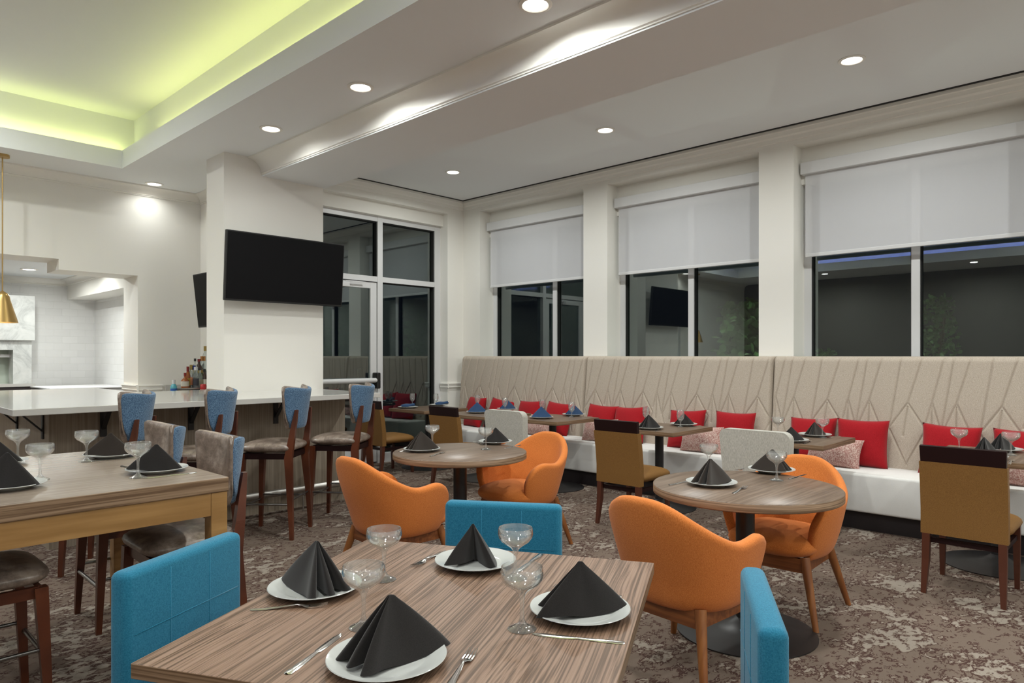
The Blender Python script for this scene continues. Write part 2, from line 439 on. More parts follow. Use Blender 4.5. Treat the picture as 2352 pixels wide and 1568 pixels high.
def extrude_profile(prof, p0, p1, updir=(0, 0, 1), out=(1, 0, 0)):
    """closed 2-D profile (o, z) extruded from p0 to p1"""
    mb = MB(); o = Vector(out); z = Vector(updir); p0 = Vector(p0); p1 = Vector(p1)
    A = [mb.bm.verts.new(p0+o*a+z*b) for a, b in prof]; B = [mb.bm.verts.new(p1+o*a+z*b) for a, b in prof]
    n = len(prof)
    for i in range(n): mb.bm.faces.new((A[i], A[(i+1) % n], B[(i+1) % n], B[i]))
    mb.bm.faces.new(A[::-1]); mb.bm.faces.new(B); return mb
def crown_prof(w_, h_, steps=8, lip=0.015):
    """cove crown: o = out from wall, z = 0 at ceiling, negative down"""
    p = [(0, 0), (w_, 0), (w_, -lip), (w_-lip, -lip)]
    for i in range(steps+1):
        a = PI/2*i/steps
        p.append(((w_-lip)*(1-math.sin(a))+lip*0.8, -lip-(h_-2.4*lip)*(1-math.cos(a))))
    p += [(lip*1.2, -h_+lip*0.9), (lip*0.6, -h_+lip*0.5), (lip*0.6, -h_), (0, -h_)]
    return p
struct(extrude_profile(crown_prof(0.15, ZL-ZB-0.012), (3.255, YA, ZL), (3.255, 6.58, ZL), out=(-1, 0, 0)), 'trim_beam_cove', M_TRIM, smooth=35)
struct(extrude_profile(crown_prof(0.10, 0.11), (XA, YL, ZL), (3.47, YL, ZL), out=(0, -1, 0)), 'trim_bar_wall_crown', M_TRIM, smooth=35)
struct(extrude_profile(crown_prof(0.10, 0.11), (3.47, 6.98, ZL), (3.47, YL, ZL), out=(-1, 0, 0)), 'trim_alcove_crown', M_TRIM, smooth=35)

# column with television, solid block behind it
struct(MB().box(2.87, 3.94, 6.58, 6.98, 0, ZL+0.02).box(3.47, 3.94, 6.98, YL+0.4, 0, ZR), 'wall_column', M_WALL)
# bar wall with the stepped kitchen opening
TK = 0.49
b = MB()
b.box(2.76, 3.47, YL, YL+TK, 0, ZR)
b.box(1.978, 2.76, YL, YL+TK, 2.345, ZR)
b.box(XA, 1.978, YL, YL+TK, 2.46, ZR)
b.box(XA, -1.6, YL, YL+TK, 0, 2.46)
struct(b, 'wall_bar', M_WALL)
struct(MB().box(XA-0.15, XA, YA, YL+TK, 0, ZT), 'wall_left', paint('taupe_wall_paint', (0.22, 0.20, 0.18)))
struct(MB().box(XA, XW+0.4, YA-0.15, YA, 0, ZT), 'wall_rear', M_WALL)
# chair rail profile
RAIL = [(0, 0), (0.030, 0), (0.034, -0.012), (0.022, -0.02), (0.018, -0.05), (0.024, -0.058), (0.012, -0.075), (0, -0.085)]
struct(extrude_profile(RAIL, (2.76, YL, 1.085), (3.02, YL, 1.085), out=(0, -1, 0)), 'trim_bar_wall_chair_rail', M_TRIM)
struct(extrude_profile(RAIL, (2.76, YL-0.03, 1.085), (2.76, YL+TK, 1.085), out=(-1, 0, 0)), 'trim_jamb_chair_rail', M_TRIM)

# kitchen behind the opening
KY, KX, KZ = 11.6, 3.12, 2.52
struct(MB().box(-1.7, KX+0.1, KY, KY+0.1, 0, KZ), 'wall_kitchen_back', M_TILE)
struct(MB().box(KX, KX+0.1, YL+TK, KY, 0, KZ), 'wall_kitchen_right', M_TILE)
struct(MB().box(-1.8, -1.7, YL+TK, KY, 0, KZ), 'wall_kitchen_left', M_TILE)
struct(MB().box(-1.8, KX+0.1, YL+TK, KY+0.1, KZ, KZ+0.1), 'ceiling_kitchen', M_CEIL)
struct(MB().box(2.765, KX, YL+TK, KY, 2.24, KZ), 'trim_kitchen_soffit', M_WALL)
struct(extrude_profile(crown_prof(0.09, 0.09), (-1.7, KY, KZ), (2.765, KY, KZ), out=(0, -1, 0)), 'trim_kitchen_crown', M_TRIM, smooth=35)
struct(extrude_profile(crown_prof(0.09, 0.09), (2.765, YL+TK, KZ), (2.765, KY, KZ), out=(-1, 0, 0)), 'trim_kitchen_soffit_crown', M_TRIM, smooth=35)

# window wall
openings = [(5.25, 7.10), (3.02, 4.89), (0.80, 2.67), (-1.42, 0.45)]
ww = MB()
edges = [YD+0.3]
for a, b_ in openings: edges += [b_, a]
edges.append(YA)
for i in range(0, len(edges), 2): ww.box(XW, XW+0.35, edges[i+1], edges[i], 0, ZR)
for a, b_ in openings:
    ww.box(XW, XW+0.35, a, b_, 3.475, ZR)
    ww.box(XW+0.20, XW+0.35, a, b_, 3.12, 3.475)
    ww.box(XW, XW+0.35, a, b_, 0, 0.95)
struct(ww, 'wall_window', M_WALL)
struct(extrude_profile([(0, 0), (0.05, 0), (0.05, -0.03), (0.035, -0.035), (0.03, -0.07), (0.015, -0.085), (0.012, -0.12), (0, -0.125)],
                       (XW, YA, ZR-0.001), (XW, YD, ZR-0.001), out=(-1, 0, 0)), 'trim_window_wall_crown', M_TRIM)
struct(extrude_profile([(0, 0), (0.05, 0), (0.05, -0.03), (0.035, -0.035), (0.03, -0.07), (0.015, -0.085), (0.012, -0.12), (0, -0.125)],
                       (3.94, YD, ZR-0.001), (XW, YD, ZR-0.001), out=(0, -1, 0)), 'trim_door_wall_crown', M_TRIM)
struct(MB().box(XW-0.09, XW-0.055, YA, YD-0.055, ZR-0.004, ZR+0.002).box(3.95, XW-0.055, YD-0.09, YD-0.055, ZR-0.004, ZR+0.002), 'trim_ceiling_slot', M_BLACK)

def pane(parent, x0, x1, y0, y1, z0, z1, name='window_pane'):
    return MB().box(x0, x1, y0, y1, z0, z1).build(name, M_PANE, parent)
mull = [5.94, 3.93, 1.68, -0.5]
for i, (a, b_) in enumerate(openings):
    r = tag(empty('window_%d' % (i+1), (XW+0.35, (a+b_)/2, 0.95)), kind='structure')
    L0, L1 = (a-(a+b_)/2), (b_-(a+b_)/2); X0 = -0.08; H1 = 3.2-0.95
    mY = mull[i]-(a+b_)/2
    f = MB()
    for y0, y1 in ((L0, L0+0.07), (L1-0.07, L1), (mY-0.035, mY+0.035)): f.box(X0, X0+0.09, y0, y1, 0, H1)
    for z0, z1 in ((0, 0.05), (H1-0.05, H1)): f.box(X0, X0+0.085, L0, L1, z0, z1)
    f.build('window_frame', M_ALU, r)
    g = MB()
    for y0, y1 in ((L0+0.07, L0+0.078), (L1-0.078, L1-0.07), (mY+0.035, mY+0.043), (mY-0.043, mY-0.035)): g.box(X0+0.015, X0+0.085, y0, y1, 0.05, H1-0.05)
    g.build('gasket', M_BLACK, r)
    pane(r, X0+0.05, X0+0.056, L0+0.05, mY, 0.05, H1-0.05); pane(r, X0+0.05, X0+0.056, mY, L1-0.05, 0.05, H1-0.05)
# roller blinds
bl_labels = ['grey roller blind half lowered in the window nearest the room corner',
             'grey roller blind half lowered in the middle window between the pilasters',
             'wide grey roller blind in the rightmost window, cut by the photo edge',
             'grey roller blind in the window beyond the right edge']
for i, (a, b_) in enumerate(openings[:3]):
    r = empty('roller_blind', (XW+0.20, (a+b_)/2, 3.2)); tag(r, bl_labels[i], 'blind', 'roller blinds in the windows')
    h = (b_-a)/2-0.02
    MB().box(-0.09, -0.002, -h, h, 0.0, 0.115, 0.004, 1).build('cassette', M_CASS, r)
    MB().box(-0.0365, -0.035, -h+0.03, h-0.03, -0.775, 0.0).build('shade_fabric', M_BLIND, r)
    MB().box(-0.044, -0.028, -h+0.03, h-0.03, -0.81, -0.775, 0.004, 1).build('bottom_bar', M_CASS, r)

# door wall: recessed storefront with door
dw = MB()
dw.box(6.45, XW, YD, YD+0.3, 0, ZR)
dw.box(3.94, 6.45, YD, YD+0.3, 3.44, ZR)
dw.box(3.94, 6.45, YD+0.10, YD+0.3, 3.27, 3.44)
struct(dw, 'wall_door', M_WALL)
struct(extrude_profile(RAIL, (6.45, YD, 1.035), (XW, YD, 1.035), out=(0, -1, 0)), 'trim_door_wall_chair_rail', M_TRIM)
struct(extrude_profile(RAIL, (6.45, YD-0.03, 1.035), (6.45, YD+0.14, 1.035), out=(-1, 0, 0)), 'trim_door_reveal_chair_rail', M_TRIM)
YF = YD+0.16
r = tag(empty('window_5', (3.94, YF, 0)), kind='structure')
f = MB(); W = 6.45-3.94
mx = 5.41-3.94
for x0, x1 in ((0, 0.06), (mx-0.04, mx+0.04), (W-0.10, W)): f.box(x0, x1, 0, 0.12, 0, 3.27)
f.box(0, W, 0.003, 0.117, 3.20, 3.27); f.box(0, W, 0.003, 0.117, 2.40, 2.47); f.box(mx, W, 0.003, 0.117, 0, 0.12)
f.build('window_frame', M_ALU, r)
g = MB()
for x0, x1, z0, z1 in ((0.06, mx-0.04, 3.188, 3.20), (mx+0.04, W-0.10, 3.188, 3.20), (mx+0.04, W-0.1, 2.388, 2.40)): g.box(x0, x1, 0.02, 0.10, z0, z1)
for x in (mx-0.05, W-0.115): g.box(x, x+0.012, 0.02, 0.10, 2.47, 3.19)
g.box(W-0.115, W-0.10, 0.02, 0.10, 0.12, 2.39)
g.build('gasket', M_BLACK, r)
pane(r, 0.06, mx-0.04, 0.06, 0.066, 2.47, 3.20); pane(r, mx+0.04, W-0.10, 0.06, 0.066, 2.47, 3.20); pane(r, mx+0.04, W-0.10, 0.06, 0.066, 0.12, 2.40)
d = tag(empty('door_1', (4.36, YF, 0)), kind='structure')
dwid = 5.37-4.36
MB().box(0, 0.09, 0.02, 0.07, 0.02, 2.39).box(dwid-0.10, dwid-0.005, 0.02, 0.07, 0.02, 2.39).box(0, dwid-0.005, 0.022, 0.068, 2.31, 2.39).box(0, dwid-0.005, 0.022, 0.068, 0.02, 0.27).build('door_frame', M_ALU, d)
pane(d, 0.09, dwid-0.1, 0.045, 0.051, 0.27, 2.31)
MB().tube((0.03, -0.06, 1.10), (dwid-0.02, -0.06, 1.10), 0.032, n=20).build('push_bar', M_ALU, d, smooth=40)
MB().box(dwid-0.075, dwid-0.015, -0.095, 0.02, 0.99, 1.20, 0.015, 3).build('latch_housing', M_BLKM, d)
MB().path([(dwid-0.20, 0.10, 1.0), (dwid-0.20, 0.16, 1.0), (dwid-0.20, 0.16, 1.25), (dwid-0.20, 0.10, 1.25)], 0.010).build('pull_handle', M_STEEL, d, smooth=60)
MB().box(0.25, 0.55, -0.05, 0.02, 2.30, 2.36, 0.006, 2).box(0.50, 0.80, -0.03, -0.015, 2.375, 2.385).build('door_closer', M_ALU, d)
MB().box(3.94, 4.36, YF, YF+0.12, 0, 2.4).build('trim_side_panel', M_ALU)['kind'] = 'structure'
bpy.data.objects['trim_side_panel']['kind'] = 'structure'
# base boards
struct(MB().box(6.45, XW, YD-0.015, YD, 0, 0.12), 'baseboard_door_wall', M_TRIM)
# ground outside
struct(MB().box(7.3, 14, -6, 14, -0.3, -0.12).box(-5, 7.3, 12.05, 16, -0.3, -0.12), 'floor_outside', mat('dark_paving', (0.05, 0.05, 0.05), 0.9))

# ------------------------------------------------------------------ downlights
def downlight(x, y, z, label, power=None, r_=0.075, spread=168, lit=True):
    power = power or DOWN_W
    o = empty('downlight', (x, y, z)); tag(o, label, 'ceiling light', 'recessed downlights')
    MB().lathe([(r_, -0.001), (r_+0.02, -0.001), (r_+0.02, -0.005), (r_, -0.009), (r_-0.006, -0.004)], 28, close=True).build('trim_ring', M_TRIM, o, smooth=40)
    MB().lathe([(0, -0.003), (r_-0.004, -0.003)], 28).build('diffuser', M_LAMP, o)
    if lit:
        l = bpy.data.lights.new('downlight_beam', 'AREA'); l.shape = 'DISK'; l.size = r_*1.7; l.energy = power
        l.color = (0.965, 1.0, 0.97); l.spread = math.radians(spread)
        lo = bpy.data.objects.new('downlight_beam', l); COL.objects.link(lo); lo.parent = o; lo.location = (0, 0, -0.012)
    return o
DL = [(2.87, 2.57, 'large bright recessed downlight at the top edge above the near table'),
      (2.87, 4.28, 'recessed downlight in the walkway ceiling, second from the top edge'),
      (2.86, 5.62, 'recessed downlight in the walkway ceiling nearest the column'),
      (2.86, 8.39, 'small recessed downlight washing the bar wall beside its crown'),
      (2.87, 0.85, None), (2.87, -1.0, None), (2.87, -2.7, None), (-0.6, 8.39, None), (-2.9, 6.0, None), (-2.9, 3.0, None), (-2.9, 0.0, None), (-2.9, -2.5, None), (0.0, -2.5, None)]  # walkway row carried on, then unseen downlights added for fill
for x, y, lb in DL: downlight(x, y, ZL, lb or 'unseen recessed downlight for fill in the lower ceiling', 1.3 if y > 8 else 4.0 if y == 5.62 else 11.5 if y == 4.28 else DOWN_W, spread=140 if y > 8 else 168)
DR = [(5.53, 1.75, 'recessed downlight in the window side ceiling, rightmost of its row'),
      (5.56, 4.05, 'recessed downlight in the window side ceiling, middle of its row'),
      (5.55, 6.31, 'recessed downlight in the window side ceiling nearest the room corner'),
      (5.55, -0.5, None), (5.55, -2.7, None)]
for x, y, lb in DR: downlight(x, y, ZR, lb or 'recessed downlight beyond the picture over the banquette')
for x, y in ((0.9, 1.9), (-0.6, 4.6), (-1.0, 1.6), (0.5, 0.1), (-0.8, 6.6), (0.5, 6.9)): downlight(x, y, ZT, 'unseen fill downlight added in the raised tray ceiling', 22 if y > 6 else 12)  # out of view, added to raise the ambient light
p1 = at(67, 618, KZ); p2 = at(97, 640.5, KZ)
downlight(p1.x, p1.y, KZ, 'kitchen downlight nearer the opening, seen under the header', 9)
downlight(p2.x, p2.y, KZ, 'kitchen downlight nearest the tiled back wall', 9)
for x, y in ((0.6, 10.3), (-0.6, 9.9), (2.3, 9.7)): downlight(x, y, KZ, 'kitchen downlight hidden behind the header', 9)
# cove strips lying on the tray ledge
def cove(x, y, ln, rz, label, col=(0.93, 1.0, 0.42), k=1.0):
    o = empty('cove_light_strip', (x, y, ZL+0.187), rz); tag(o, label, 'strip light', 'cove strips on the tray ledge')
    MB().box(-ln/2, ln/2, -0.015, 0.015, 0.0, 0.02).build('led_strip', M_LED if k == 1 else M_LEDB if col[0] < 0.5 else M_LEDW, o)
    l = bpy.data.lights.new('cove_glow', 'AREA'); l.shape = 'RECTANGLE'; l.size = ln; l.size_y = 0.03; l.energy = COVE_W*ln/2*k
    l.color = col
    lo = bpy.data.objects.new('cove_glow', l); COL.objects.link(lo); lo.parent = o; lo.location = (0, 0, 0.024); lo.rotation_euler = (PI, 0, 0)
cove(TX1+0.10, 3.6, 7.6, PI/2, 'yellow green cove strip hidden on the tray ledge on the walkway side', (1.0, 1.0, 0.36))
cove(1.75, TY1+0.10, 1.4, 0, 'yellow green cove strip hidden on the tray ledge near the bar wall', (0.95, 1.0, 0.40))
WH = (1.0, 0.96, 0.88)
cove(-0.4, TY1+0.10, 2.8, 0, 'white cove strip on the tray ledge near the bar wall', WH, 1.6)
cove(TX0-0.10, 3.4, 8.0, PI/2, 'blue cove strip on the far side of the ceiling tray', (0.30, 0.36, 1.0), 1.6)
cove(0.0, TY0-0.10, 4.0, 0, 'unseen white fill strip added at the near end of the ceiling tray', WH, 4.0)  # unseen strong strip, added for soft ambient light in the room

# ------------------------------------------------------------------ banquette along the window wall
SX0, SX1 = 6.0, 6.50            # seat front, foot of the back
BTOP = 1.418
def seg_dist(P, a, b):
    a = np.array(a); b = np.array(b); ab = b-a
    t = np.clip(((P-a) @ ab)/(ab @ ab), 0, 1)
    return np.linalg.norm(P-(a+t[:, None]*ab), axis=1)
MOTIF = [((0, 1.02), (-.14, .80)), ((0, 1.02), (.14, .80)), ((-.14, .80), (0, .50)), ((.14, .80), (0, .50)),
         ((0, .99), (-.03, .74)),
         ((.18, 1.03), (.14, .86)), ((.18, 1.03), (.25, .79)), ((.18, 1.0), (.18, .74)),
         ((.355, 1.03), (.26, .78)), ((.355, 1.03), (.46, .78)), ((.355, 1.0), (.355, .74)),
         ((.26, .78), (.35, .50)), ((.46, .78), (.37, .50)),
         ((0, 1.02), (.10, 1.40)), ((.18, 1.03), (.26, 1.40)), ((.355, 1.03), (.45, 1.40)), ((-.14, .80), (-.06, 1.40)),
         ((.25, .79), (.33, 1.40))]
def banquette(y0, y1, label):
    r = empty('banquette', (SX1, (y0+y1)/2, 0)); tag(r, label, 'banquette', 'banquette sections under the windows')
    h = (y1-y0)/2-0.003
    MB().box(SX0+0.06-SX1, 0.22, -h-0.003, h+0.003, 0, 0.15).build('plinth', M_KICK, r)
    MB().box(SX0-SX1, 0.06, -h-0.002, h+0.002, 0.15, 0.462, 0.022, 3).build('seat', M_SEAT, r, smooth=50)
    st = 0.0046
    ny = int(2*h/st); prof = []
    zs = np.arange(0.44, BTOP-0.055, st)
    for z in zs: prof.append((0.0+0.10*(z-0.44)/0.95, z))
    ex, ez = prof[-1]
    for k in range(1, 9):
        a = PI/2*k/8; prof.append((ex+0.055*(1-math.cos(a)), ez+0.055*math.sin(a)))
    prof.append((0.242, prof[-1][1])); prof.append((0.242, 0.44))
    prof = np.array(prof); npf = len(prof)
    ys = np.linspace(-h, h, ny+1)
    YY, KK = np.meshgrid(ys, np.arange(npf), indexing='ij')
    X = prof[KK, 0].copy(); Z = prof[KK, 1].copy()
    wy = YY+(y0+y1)/2
    depth = np.zeros_like(X)
    P = np.stack([(2.29-wy).ravel(), Z.ravel()], 1)
    P[:, 0] = (P[:, 0]+0.25) % 0.66 - 0.25
    dm = np.full(len(P), 9.0)
    for a, b_ in MOTIF:
        for sh in (-0.66, 0, 0.66):
            dm = np.minimum(dm, seg_dist(P, (a[0]+sh, a[1]), (b_[0]+sh, b_[1])))
    dm = dm.reshape(X.shape)
    depth = 0.0105*np.exp(-(dm/0.0064)**2)-0.003*np.clip(1-np.exp(-dm/0.05), 0, 1)
    edge = np.minimum(np.abs(YY-h), np.abs(YY+h)); depth += 0.045*np.clip(1-edge/0.035, 0, 1)**2.2
    front = KK < npf-2
    X = np.where(front, X+depth, X)
    V = np.stack([X.ravel(), YY.ravel(), Z.ravel()], 1)
    idx = np.arange(len(V)).reshape(X.shape)
    F = np.stack([idx[:-1, :-1], idx[1:, :-1], idx[1:, 1:], idx[:-1, 1:]], -1).reshape(-1, 4)
    caps = [list(idx[0, :]), list(idx[-1, ::-1])]
    me = bpy.data.meshes.new('backrest'); me.from_pydata(V.tolist(), [], F.tolist()+caps)
    me.materials.append(M_BANQ)
    bm = bmesh.new(); bm.from_mesh(me); bmesh.ops.recalc_face_normals(bm, faces=bm.faces); bm.to_mesh(me); bm.free()
    me.polygons.foreach_set('use_smooth', [True]*len(me.polygons)); me.set_sharp_from_angle(angle=math.radians(50))
    o = bpy.data.objects.new('backrest', me); COL.objects.link(o); o.parent = r
    return r
ysm = [atX(1050, 6.52), atX(1343, 6.58), atX(1773, 6.58)]
ysm.append(ysm[2]-(ysm[1]-ysm[2]))
ysm.append(-0.9)
BL = ['beige quilted banquette section with pale seat, left end in the room corner',
      'beige quilted banquette section with pale seat, the middle one between two seams',
      'beige quilted banquette section with pale seat, right of the second seam',
      'beige quilted banquette section with pale seat, last one at the right edge']
for i in range(4): banquette(ysm[i+1], ysm[i], BL[i])

# cushions
def pillow(name, w_, h_, t_, m):
    mb = MB(); n = 22
    for side in (1, -1):
        P = []
        for i in range(n+1):
            u = -1+2*i/n; row = []
            for j in range(n+1):
                v = -1+2*j/n
                x = w_/2*u*(1-0.075*(1-v*v)); z = h_/2*v*(1-0.075*(1-u*u))
                tt = t_/2*((1-u**4)*(1-v**4))**0.6
                tt += 0.004*math.sin(5*u+3*v)*(1-u*u)*(1-v*v)
                row.append((x, side*tt, z+h_/2*0.99))
            P.append(row)
        mb.grid(P)
    bmesh.ops.remove_doubles(mb.bm, verts=mb.bm.verts, dist=1e-5)
    o = mb.build(name, m, smooth=180); return o
red_p = pillow('throw_pillow', 0.42, 0.42, 0.15, M_RED)
pink_p = pillow('throw_pillow', 0.46, 0.27, 0.14, M_PINK)
def put_pillow(proto, u, label, X=6.40, zr=0.0, tilt=14, group='red cushions along the banquette', roll=0, z=0.456):
    y = atX(u, X)
    o = proto if proto.name not in _used else proto.copy()
    if proto.name in _used: COL.objects.link(o)
    _used.add(proto.name)
    o.location = (X-0.005, y, z)
    o.rotation_euler = (math.radians(-tilt), math.radians(roll), math.radians(-90+zr))
    tag(o, label, 'cushion', group); return o
put_pillow(red_p, 1083, 'red square cushion at the far left end of the banquette', zr=-12, tilt=16)
put_pillow(red_p, 1137, 'red cushion second from the banquette left end, mostly hidden behind a table', zr=4, tilt=22, roll=6)
put_pillow(red_p, 1211, 'red cushion behind the pale grey chair by the far tables', tilt=18, roll=-3)
put_pillow(red_p, 1271, 'red cushion behind the navy napkins, just left of the first banquette seam', tilt=20, roll=3)
put_pillow(red_p, 1371, 'red cushion just right of the first banquette seam', tilt=18, roll=2)
put_pillow(red_p, 1440, 'red cushion behind the wenge chair, overlapping its left neighbour', tilt=18, roll=-3)
put_pillow(red_p, 1572, 'red cushion behind the goblet and black napkin on the middle table', tilt=17, roll=-3)
put_pillow(red_p, 1683, 'red upright cushion left of the second banquette seam above the pale grey chair', tilt=10)
put_pillow(red_p, 1861, 'red cushion behind two coupe glasses, right of the second seam', tilt=18, roll=-2)
put_pillow(red_p, 1978, 'large red cushion in full view beside the pink one', tilt=9, zr=3)
put_pillow(red_p, 2176, 'red cushion behind the rightmost wenge topped chair', tilt=13, roll=2)
put_pillow(red_p, 2352, 'red cushion at the right edge of the photo', tilt=16)
pg = 'pink tweed cushions in front of the red ones'
put_pillow(pink_p, 1233, 'pink tweed cushion under the table with navy napkins', X=6.22, group=pg, tilt=22)
put_pillow(pink_p, 1372, 'pink tweed cushion behind the wenge topped chair back', X=6.25, group=pg, tilt=24, roll=-4)
put_pillow(pink_p, 1608, 'pink tweed cushion under the table edge, left of the grey chair', X=6.25, group=pg, tilt=16, roll=-2)
put_pillow(pink_p, 1910, 'pink tweed cushion beside the large red one', X=6.25, group=pg, tilt=18, roll=3)
put_pillow(pink_p, 2292, 'pink tweed cushion behind the rightmost chair at the photo edge', X=6.25, group=pg, tilt=18)

# ------------------------------------------------------------------ tables
def pedestal(r, z_under, rb=0.36, rp=0.042, mat_=M_BLKM, h0=0.0):
    MB().tube((0, 0, 0.012), (0, 0, z_under), rp, n=24).build('pole', mat_, r, smooth=40)
    MB().lathe([(0, 0), (rb, 0), (rb, 0.006), (rb*0.8, 0.014), (rb*0.45, 0.026), (rp*2.2, 0.040), (rp*1.25, 0.065), (rp, 0.075), (0, 0.075)], 48).build('base_disc', M_BASE, r, smooth=50)
    MB().box(-0.16, 0.16, -0.03, 0.03, z_under-0.012, z_under).box(-0.03, 0.03, -0.16, 0.16, z_under-0.012, z_under).build('bracket', M_BLKM, r)
def top_square(r, a, b_, zt, th, m, me_, bev=0.004):
    o = MB().box(-a/2, a/2, -b_/2, b_/2, zt-th, zt, bev, 2).build('tabletop', m, r)
    o.data.materials.append(me_)
    for p in o.data.polygons:
        if abs(p.normal.z) < 0.7: p.material_index = 1
    return o
# near table
NT = empty('dining_table', (1.222, 1.428, 0), math.radians(27.2))
tag(NT, 'large square striped wood table in the foreground laid for four', 'table')
top_square(NT, 1.07, 1.03, 0.75, 0.034, M_ZEB, M_EDGE, 0.002)
pedestal(NT, 0.716, 0.36, 0.05)
# round tables
def round_table(c, label):
    r = empty('round_table', c); tag(r, label, 'table', 'round tables with orange tub chairs')
    o = MB().lathe([(0, 0.705), (0.462, 0.705), (0.468, 0.709), (0.468, 0.746), (0.464, 0.75), (0, 0.75)], 72).build('tabletop', M_ZEBR, r, smooth=50)
    o.data.materials.append(M_EDGE)
    for p in o.data.polygons:
        if abs(p.normal.z) < 0.7: p.material_index = 1
    pedestal(r, 0.705, 0.35, 0.047)
    return r
round_table((3.25, 3.62, 0), 'round wood table between the two farther orange chairs')
round_table((3.415, 1.60, 0), 'round wood table between the two nearer orange chairs')
# small square tables by the banquette
sq = empty('square_table', (0, 0, 0)); tag(sq, '-', 'table', 'square tables along the banquette')
top_square(sq, 0.72, 0.72, 0.75, 0.04, M_ZEBR, M_EDGE)
pedestal(sq, 0.71, 0.34, 0.040)
SQ = [(5.65, 6.90, 'square wood table with rolled navy napkins, farthest, by the glazed door'),
      (5.60, 5.76, 'square wood table behind the farther grey chair, navy napkins'),
      (5.71, 4.86, 'square wood table with navy pyramid napkins left of the camel chair'),
      (5.66, 3.50, 'square wood table with black napkins and a goblet, beside the camel chair'),
      (5.67, 2.24, 'square wood table with coupe glasses behind the nearer grey chair'),
      (5.67, 0.86, 'square wood table at the right edge behind the nearest camel chair')]
for x, y, lb in SQ: place(sq, (x, y, 0), 0, lb, 'square tables along the banquette', 'table')
# high communal table
HX0, HX1, HY0, HY1, HZ = 0.43, 1.325, 2.99, 4.37, 0.89
ht = empty('counter_height_table', ((HX0+HX1)/2, (HY0+HY1)/2, 0)); tag(ht, 'tall honey oak communal table with glossy top by the bar', 'table')
a, b_ = (HX1-HX0), (HY1-HY0)
o = top_square(ht, a, b_, HZ, 0.062, M_ZEBR, M_EDGE, 0.003)
MAT_GT = wood('glossy_walnut_top', (0.30, 0.24, 0.19), (0.225, 0.175, 0.135), (0.35, 0.29, 0.235), 2.0, 55, 0.26, 0.6, 0.38, 0.6, 0.05)
o.data.materials[0] = MAT_GT
for sx in (-1, 1):
    for sy in (-1, 1):
        MB().box(min(sx*(a/2-0.004), sx*(a/2-0.074)), max(sx*(a/2-0.004), sx*(a/2-0.074)), min(sy*(b_/2-0.004), sy*(b_/2-0.074)), max(sy*(b_/2-0.004), sy*(b_/2-0.074)), 0, HZ-0.062, 0.002, 1).build('leg', M_OAK, ht)
for sy in (-1, 1): MB().box(-a/2+0.075, a/2-0.075, min(sy*(b_/2-0.006), sy*(b_/2-0.03)), max(sy*(b_/2-0.006), sy*(b_/2-0.03)), HZ-0.16, HZ-0.062).build('apron', M_OAK, ht)
for sx in (-1, 1): MB().box(min(sx*(a/2-0.006), sx*(a/2-0.03)), max(sx*(a/2-0.006), sx*(a/2-0.03)), -b_/2+0.075, b_/2-0.075, HZ-0.16, HZ-0.062).build('apron', M_OAK, ht)

# ------------------------------------------------------------------ seats
def face(fx, fy): return math.atan2(fy, fx)-PI/2
def sstep(a, b, x):
    t = min(max((x-a)/(b-a), 0), 1); return t*t*(3-2*t)
def tub_chair():
    r = empty('tub_chair'); tag(r, '-', 'chair', 'orange tub chairs')
    A = 128; na, nt = 44, 10; P = []
    for i in range(na+1):
        a = -A+2*A*i/na; ab = abs(a); ar = math.radians(a)
        H = 0.648+0.176*(1-sstep(5, 82, ab))
        H -= 0.012*math.exp(-((ab-84)/12)**2)
        H += 0.006*math.exp(-((ab-104)/12)**2)
        if ab > 98: H = 0.44+(H-0.44)*(max(0, 1-((ab-98)/(A-98+1.0))**2.3))**0.6
        row = []
        for j in range(nt+1):
            t = j/nt
            z = 0.335+(H-0.335)*t
            k = min((z-0.335)/0.36, 1.0)
            f = k**0.55 if k > 0 else 0
            rx = 0.205+0.105*f; ry = 0.205+0.075*f
            e = 0.87
            sx = math.copysign(abs(math.sin(ar))**e, math.sin(ar)); cy = math.copysign(abs(math.cos(ar))**e, math.cos(ar))
            x = rx*sx; y = -ry*cy+0.0
            if ab > 90: y += 0.06*sstep(90, 128, ab)*(0.4+0.6*f)
            lean = max(0.0, z-0.45)*0.20*max(0, math.cos(ar))
            row.append((x, y-lean, z))
        P.append(row)
    mb = MB(); mb.grid(P)
    mb.build('shell', M_ORANGE, r, smooth=180, solid=0.052, sub=1)
    MB().cushion(0.50, 0.50, 0.130, 0.340, e=3.2, n=44, m_=12, c=(0, 0.055), bulge=0.012).build('seat_cushion', M_ORANGE, r, smooth=180)
    q = 0.185
    ap = MB()
    for sx in (-1, 1): ap.beam((sx*q, -q, 0.31), (sx*q, q+0.02, 0.31), 0.022, 0.075)
    for y in (-q, q+0.02): ap.beam((-q, y, 0.31), (q, y, 0.31), 0.022, 0.075, xdir=(0, 1, 0))
    ap.build('apron', M_APRON, r)
    for sx in (-1, 1):
        for sy in (-1, 1):
            MB().tube((sx*(q+0.002), sy*q+0.01, 0.352), (sx*(q+0.085), sy*(q+0.085), 0), 0.026, 0.0145, 16).build('leg', M_CHLEG, r, smooth=40)
    return r
tc_ = tub_chair()
place(tc_, (2.836, 1.607, 0), face(1, -0.09), 'orange tub chair with its back to us beside the nearer round table')
place(tc_, (3.895, 1.60, 0), face(-1, -0.03), 'orange tub chair facing us at the right of the nearer round table')
place(tc_, (2.63, 3.53, 0), face(1, -0.02), 'orange tub chair with its back to us left of the farther round table')
place(tc_, (3.80, 3.55, 0), face(-1, -0.02), 'orange tub chair facing us at the right of the farther round table')

